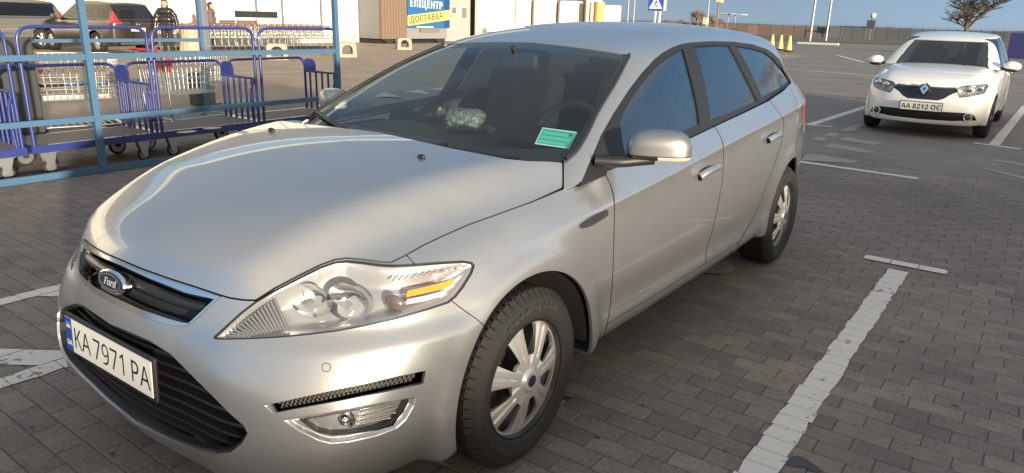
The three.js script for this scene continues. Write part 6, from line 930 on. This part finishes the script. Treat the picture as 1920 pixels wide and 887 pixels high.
{
  const q = onGround(318, 104); const skin = std(0.45, 0.26, 0.17, 0.6), hair = std(0.03, 0.02, 0.015, 0.6);
  person('person in a shiny black padded jacket and black trousers standing by the dark car', q, 0.9, new THREE.MeshPhysicalMaterial({ color: col(0.012, 0.012, 0.014), roughness: 0.28, clearcoat: 0.5 }), std(0.014, 0.014, 0.016, 0.8), skin, hair);
  const q2 = onGround(402, 92); person('person in a brown coat standing behind the row of shopping carts', q2, 2.4, std(0.12, 0.08, 0.07, 0.8), std(0.02, 0.02, 0.025, 0.8), skin, hair);
}
// far edge: fence, kerb, cones, lamp posts, signs, trees
const farAt = (u, dist) => { const d = pxDir(u, 60), k = dist / Math.hypot(d.x, d.z); return V(camera.position.x + d.x * k, 0, camera.position.z + d.z * k); };
const yAt = (v, u, dist) => { const d = pxDir(u, v); return camera.position.y + d.y / Math.hypot(d.x, d.z) * dist; };
{
  const f = thing('boundary_fence', 'long low fence of rusty and slate grey sheets along the far edge', 'fence'); const D = 112;
  const rust = [std(0.10, 0.065, 0.052, 0.8), std(0.085, 0.06, 0.05, 0.8), std(0.12, 0.08, 0.065, 0.8)], slate = [std(0.055, 0.06, 0.075, 0.7), std(0.07, 0.072, 0.085, 0.7), std(0.05, 0.055, 0.065, 0.7)];
  for (let u = 1180; u < 2060; u += 22) { const a = farAt(u, D + (u < 1500 ? 10 : 0)), b = farAt(u + 22, D + (u < 1500 ? 10 : 0)); const m = bar(a.clone().setY(0.85), b.clone().setY(0.85).lerp(a.clone().setY(0.85), 0.02), 0.12, 1.45 + 0.1 * Math.sin(u)); part('panel', m, (u < 1520 ? rust : slate)[Math.floor(rnd() * 3)], f); part('fence_post', box(0.14, 1.7, 0.14, a.x, 0.85, a.z), slate[0], f); }
  const g = structure('grass_verge', (() => { const pts = []; const P = [], I = []; for (let i = 0; i <= 60; i++) { const u = 1150 + i * 16, a = farAt(u, 84), b = farAt(u, 111.5); P.push(a.x, 0.03, a.z, b.x, 0.05, b.z); if (i) { const k = i * 2; I.push(k - 2, k, k - 1, k - 1, k, k + 1); } } const q = new THREE.BufferGeometry(); q.setAttribute('position', new THREE.Float32BufferAttribute(P, 3)); q.setIndex(I); q.computeVertexNormals(); return q; })(), std(0.10, 0.10, 0.045, 0.95));
  const fl = structure('far_field', (() => { const P = [], I = []; for (let i = 0; i <= 80; i++) { const u = 700 + i * 17, a = farAt(u, 135), b = farAt(u, 420); P.push(a.x, 0.05, a.z, b.x, 2.2 + 1.6 * fbm(i * 0.13, 3, 1, 3), b.z); if (i) { const k = i * 2; I.push(k - 2, k, k - 1, k - 1, k, k + 1); } } const q = new THREE.BufferGeometry(); q.setAttribute('position', new THREE.Float32BufferAttribute(P, 3)); q.setIndex(I); q.computeVertexNormals(); return q; })(), std(0.13, 0.115, 0.085, 0.95));
  const k = thing('kerb_island', 'pale kerb stone island under the lamp posts', 'kerb'); { const a = onGround(1497, 82), b = onGround(1572, 85); part('kerb', bar(a.clone().setY(0.09), b.clone().setY(0.09), 0.9, 0.18), std(0.42, 0.40, 0.37, 0.85), k); }
  for (const [u, v, hgt, l] of [[1478, 97, 0.95, 'yellow traffic cone with a black base, the nearest of three'], [1462, 94, 0.95, 'yellow traffic cone in the middle of three by the car tail'], [1446, 92, 0.95, 'yellow traffic cone half hidden by the roof of the silver car']]) { const q = onGround(u, v); const c = thing('traffic_cone', l, 'cone', 'yellow cones in the car park'); c.position.copy(q); part('base', box(0.46, 0.10, 0.46, 0, 0.05, 0, 0.02), M.rubber, c); part('cone', new THREE.CylinderGeometry(0.07, 0.2, hgt - 0.1, 24).translate(0, 0.1 + (hgt - 0.1) / 2, 0), std(0.62, 0.42, 0.13, 0.6), c); }
  for (const [u, v, top, l] of [[1518, 78, 9, 'slim grey lamp post standing on the kerb island'], [1548, 77, 9, 'slim grey lamp post with a sunlit edge before the fence']]) { const q = onGround(u, v), p = thing('lamp_post', l, 'lamp post', 'lamp posts by the fence'); p.position.copy(q); part('pole', new THREE.CylinderGeometry(0.08, 0.14, top, 14).translate(0, top / 2, 0), std(0.30, 0.31, 0.33, 0.5, 0.4), p); part('arm', rod(V(0, top - 0.1, 0), V(0.9, top + 0.25, 0.3), 0.05), std(0.30, 0.31, 0.33, 0.5, 0.4), p); part('lamp_head', box(0.7, 0.1, 0.28, 1.1, top + 0.28, 0.36), std(0.3, 0.3, 0.3, 0.5), p); }
  for (const [u, D2, h, l] of [[1175, 95, 9, 'thin pole beside the cream blocks, the left one'], [1186, 90, 9, 'thin pale pole between the cream blocks and the crossing sign'], [1324, 100, 7.5, 'thin pole rising by the bare brown tree']]) { const q = farAt(u, D2), p = thing('thin_pole', l, 'pole', 'thin poles beyond the silver roof'); p.position.copy(q); part('shaft', new THREE.CylinderGeometry(0.06, 0.09, h, 10).translate(0, h / 2, 0), std(0.35, 0.33, 0.32, 0.6), p); part('cap', new THREE.SphereGeometry(0.1, 10, 8).translate(0, h, 0), std(0.35, 0.33, 0.32, 0.6), p); }
  { const D3 = 55, q = farAt(1342, D3), y1 = yAt(5, 1342, D3), p = thing('marker_post', 'brown post topped by a pale yellow box', 'post'); p.position.copy(q); part('shaft', new THREE.CylinderGeometry(0.05, 0.06, y1, 10).translate(0, y1 / 2, 0), std(0.16, 0.12, 0.1, 0.7), p); part('cap_box', box(0.42, 0.36, 0.42, 0.05, y1 + 0.18, 0, 0.03), std(0.62, 0.50, 0.26, 0.6), p);
    const q2 = farAt(1321, 70), p2 = thing('ticket_box', 'small cream yellow box on a stand beyond the roof', 'box'); p2.position.copy(q2); const y2 = yAt(34, 1321, 70); part('stand', box(0.1, y2, 0.1, 0, y2 / 2 - 0.2, 0), std(0.2, 0.2, 0.2, 0.6), p2); part('case', box(0.42, 0.6, 0.4, 0, y2 - 0.25, 0, 0.03), std(0.62, 0.54, 0.36, 0.6), p2); }
  { const D4 = 36, q = farAt(1226, D4), s = thing('crossing_sign', 'blue square pedestrian crossing sign on a pale post', 'sign'); s.position.copy(q); s.rotation.y = Math.atan2(camera.position.x - q.x, camera.position.z - q.z) - 0.15; const yb = yAt(20, 1226, D4), sz = 0.72;
    const tex = textTexture(256, 256, (x, w, h) => { x.fillStyle = '#1f3f93'; x.fillRect(0, 0, w, h); x.fillStyle = '#d8dde4'; x.beginPath(); x.moveTo(128, 22); x.lineTo(236, 222); x.lineTo(20, 222); x.fill(); x.strokeStyle = '#1a2a55'; x.fillStyle = '#1a2a55'; x.lineWidth = 15; x.lineCap = 'round'; x.beginPath(); x.arc(132, 82, 13, 0, 7); x.fill(); for (const l of [[130, 100, 126, 150], [126, 150, 96, 205], [126, 150, 152, 205], [130, 112, 98, 140], [130, 112, 160, 138]]) { x.beginPath(); x.moveTo(l[0], l[1]); x.lineTo(l[2], l[3]); x.stroke(); } });
    part('plate', box(sz, sz, 0.03, 0, yb + sz / 2, 0.06), [M.zinc, M.zinc, M.zinc, M.zinc, new THREE.MeshStandardMaterial({ map: tex, roughness: 0.5 }), M.zinc], s); part('rear_plate', box(sz, sz, 0.03, 0.12, yb + sz / 2, -0.06), std(0.5, 0.5, 0.52, 0.5, 0.3), s); part('post', rod(V(0, 0, 0), V(0, yb + sz, 0), 0.05), std(0.55, 0.52, 0.46, 0.6), s); part('second_post', rod(V(0.2, 0, -0.06), V(0.2, yb + sz, -0.06), 0.06), std(0.62, 0.58, 0.48, 0.6), s); }
  { const D5 = 108, q = farAt(1631, D5), s = thing('signal_cabinet', 'dark cabinet with a round lamp above the slate fence', 'cabinet'); s.position.copy(q); const y0 = yAt(53, 1631, D5), y1 = yAt(38, 1631, D5); part('cabinet', box(0.95, y1 - y0, 0.6, 0, (y0 + y1) / 2, 0), std(0.05, 0.06, 0.075, 0.6), s); part('mast', rod(V(0, 0, 0), V(0, y1 + 0.9, 0), 0.09), std(0.1, 0.1, 0.1, 0.6), s); part('lamp', new THREE.SphereGeometry(0.36, 18, 12).translate(0.1, y1 + 0.6, 0.1), std(0.6, 0.55, 0.42, 0.4), s); part('gantry', [bar(V(-3.6, y0 + 0.1, 0), V(-0.2, y0 + 0.1, 0), 0.12, 0.12), rod(V(-3.5, 0, 0), V(-3.5, y0 + 0.1, 0), 0.06)], std(0.06, 0.065, 0.08, 0.6), s); }
  { const q = farAt(1895, 40), w = thing('blue_hoarding', 'dark blue ribbed hoarding beyond the white car', 'hoarding'); const zz = onGround(1900, 110); const hh = yAt(62, 1900, Math.hypot(zz.x - camera.position.x, zz.z - camera.position.z)); for (let k = 0; k < 6; k++) part('panel', box(2.0, hh, 0.08 + (k % 2) * 0.05, zz.x + 0.6 + k * 2.02, hh / 2, zz.z - 0.3), std(0.02, 0.022, 0.10, 0.5), w); }
  { const D6 = 75, q = farAt(1368, D6), s = thing('petrol_canopy', 'light grey double canopy on thin struts far off', 'canopy'); s.position.copy(q); const y = yAt(27, 1368, D6); for (const [x, t] of [[-0.4, 0.3], [0.55, -0.25]]) { part('roof', box(1.3, 0.07, 1.6, x, y + 0.05, 0).applyMatrix4(new THREE.Matrix4().makeRotationZ(t * 0.15)), std(0.45, 0.47, 0.5, 0.5), s); part('strut', rod(V(x, 0, 0), V(x + t * 0.6, y, 0), 0.035), std(0.35, 0.35, 0.36, 0.5), s); } }
}
// bare trees
function bareTree(label, pos, h, spread, mat, seed0, lean = 0) {
  let s = seed0; const R = () => { s = (s * 16807) % 2147483647; return s / 2147483647; };
  const t = thing('bare_tree', label, 'tree', 'bare trees at the far edge'); t.position.copy(pos); const trunk = [], twig = [];
  const grow = (p, d, L, r, lv) => { const q = p.clone().addScaledVector(d, L); (lv < 2 ? trunk : twig).push(rod(p, q, r, r * 0.7, lv < 2 ? 8 : 4)); if (lv >= 6) return; const n = lv < 2 ? 4 : 3; for (let k = 0; k < n; k++) { const a = R() * 6.283, el = 0.35 + R() * spread; const ax = V(Math.cos(a), 0, Math.sin(a)); const nd = d.clone().multiplyScalar(Math.cos(el)).addScaledVector(ax, Math.sin(el)).add(V(0, 0.12, 0)).normalize(); grow(p.clone().addScaledVector(d, L * (0.55 + 0.45 * R())), nd, L * (0.62 + 0.2 * R()), r * 0.62, lv + 1); } };
  grow(V(0, 0, 0), V(lean, 1, 0).normalize(), h * 0.26, h * 0.022, 0); part('trunk', trunk, mat, t); const c = part('crown', twig, mat, t); return t;
}
{
  const brown = std(0.20, 0.12, 0.065, 0.9), dark = std(0.07, 0.055, 0.045, 0.9);
  bareTree('round bare brown tree beyond the silver car roof', farAt(1306, 120), 5.6, 0.75, brown, 77);
  bareTree('low bare scrub tree left of the brown tree', farAt(1268, 135), 3.6, 0.8, brown, 21);
  bareTree('small bare tree beside the crossing sign', farAt(1246, 130), 3.2, 0.8, brown, 131);
  bareTree('low bare brown tree next to the marker post', farAt(1338, 120), 4.2, 0.7, brown, 911);
  bareTree('tall dark bare tree standing behind the white saloon', farAt(1812, 62), 7.5, 0.8, dark, 345);
}
// things lying in the silver car
{
  // crumpled patterned pouch on the dashboard
  const rows = []; for (let i = 0; i <= 40; i++) { const r = []; for (let j = 0; j <= 70; j++) { const t = (0.01 + 0.98 * i / 40) * Math.PI, p = j / 70 * 2 * Math.PI; r.push({ o: [0, 0, 0], d: [Math.sin(t) * Math.cos(p), Math.cos(t), Math.sin(t) * Math.sin(p)] }); } rows.push(r); }
  const F = (x, y, z) => Math.pow(Math.abs(x) / 0.10, 3.2) + Math.pow(Math.abs(y) / 0.056, 4) + Math.pow(Math.abs(z) / 0.085, 3.2) - 1 + 0.55 * fbm(x * 22, y * 22, z * 22, 3);
  const S = shell(F, rows, 0.3), g = cut(S, () => 1, { mirror: false, flange: 0, levels: 0 })[0]; const uv = g.attributes.uv, p = g.attributes.position; for (let i = 0; i < p.count; i++) uv.setXY(i, Math.atan2(p.getZ(i), p.getX(i)) * 0.8, p.getY(i) * 6);
  const tex = noiseTex(256, (u, v) => { const a = tileFbm(u, v, 9, 3, 31), b = tileFbm(u, v, 30, 2, 5); const w = a + b * 0.5; return w > 0.10 ? [0.52, 0.55, 0.56] : w > -0.04 ? [0.40, 0.43, 0.44] : [0.29, 0.32, 0.33]; }, true);
  const t = thing('dashboard_pouch', 'crumpled grey patterned fabric pouch lying on the dashboard behind the windscreen', 'pouch'); t.position.set(-0.17, 1.0, -0.93); t.rotation.y = 0.5; part('bag', g, new THREE.MeshStandardMaterial({ map: tex, roughness: 0.75 }), t); part('strap', pipe([V(0.07, -0.03, 0.02), V(0.12, -0.03, 0.01), V(0.15, -0.04, 0.03), V(0.12, -0.05, 0.05)], 0.012, 8, 12), new THREE.MeshStandardMaterial({ map: tex, roughness: 0.75 }), t);
}
{
  const c = [[1017, 234], [1083, 243], [1067, 274], [1002, 265]].map(([u, v]) => A(house, u, v, -0.012)); const g = new THREE.BufferGeometry(); g.setAttribute('position', new THREE.Float32BufferAttribute(c.flatMap(q => [q.x, q.y, q.z]), 3)); g.setAttribute('uv', new THREE.Float32BufferAttribute([0, 1, 1, 1, 1, 0, 0, 0], 2)); g.setIndex([0, 2, 1, 0, 3, 2]); g.computeVertexNormals();
  const tex = textTexture(512, 256, (x, w, h) => { x.fillStyle = '#3fb3a8'; x.fillRect(0, 0, w, h); x.fillStyle = '#d6efe4'; x.fillRect(0, 0, w, 14); x.fillRect(0, h - 14, w, 14); x.fillRect(0, 0, 12, h); x.fillRect(w - 12, 0, 12, h); let s = 5; const R = () => { s = (s * 16807) % 2147483647; return s / 2147483647; }; for (let k = 0; k < 9; k++) { x.fillStyle = k % 3 ? '#7fd6c6' : '#1e7f86'; const y = 34 + k * 22; let cx = 40; while (cx < w - 90) { const l = 20 + R() * 60; x.fillRect(cx, y, l, 9); cx += l + 12; } } x.fillStyle = '#1c6a78'; x.beginPath(); x.arc(w - 70, 60, 26, 0, 7); x.fill(); });
  const m = part('permit_card', g, new THREE.MeshStandardMaterial({ map: tex, roughness: 0.6, side: THREE.DoubleSide }), scene); tag(m, 'teal printed permit card stuck inside the windscreen corner', 'card');
}
renderer.render(scene, camera);
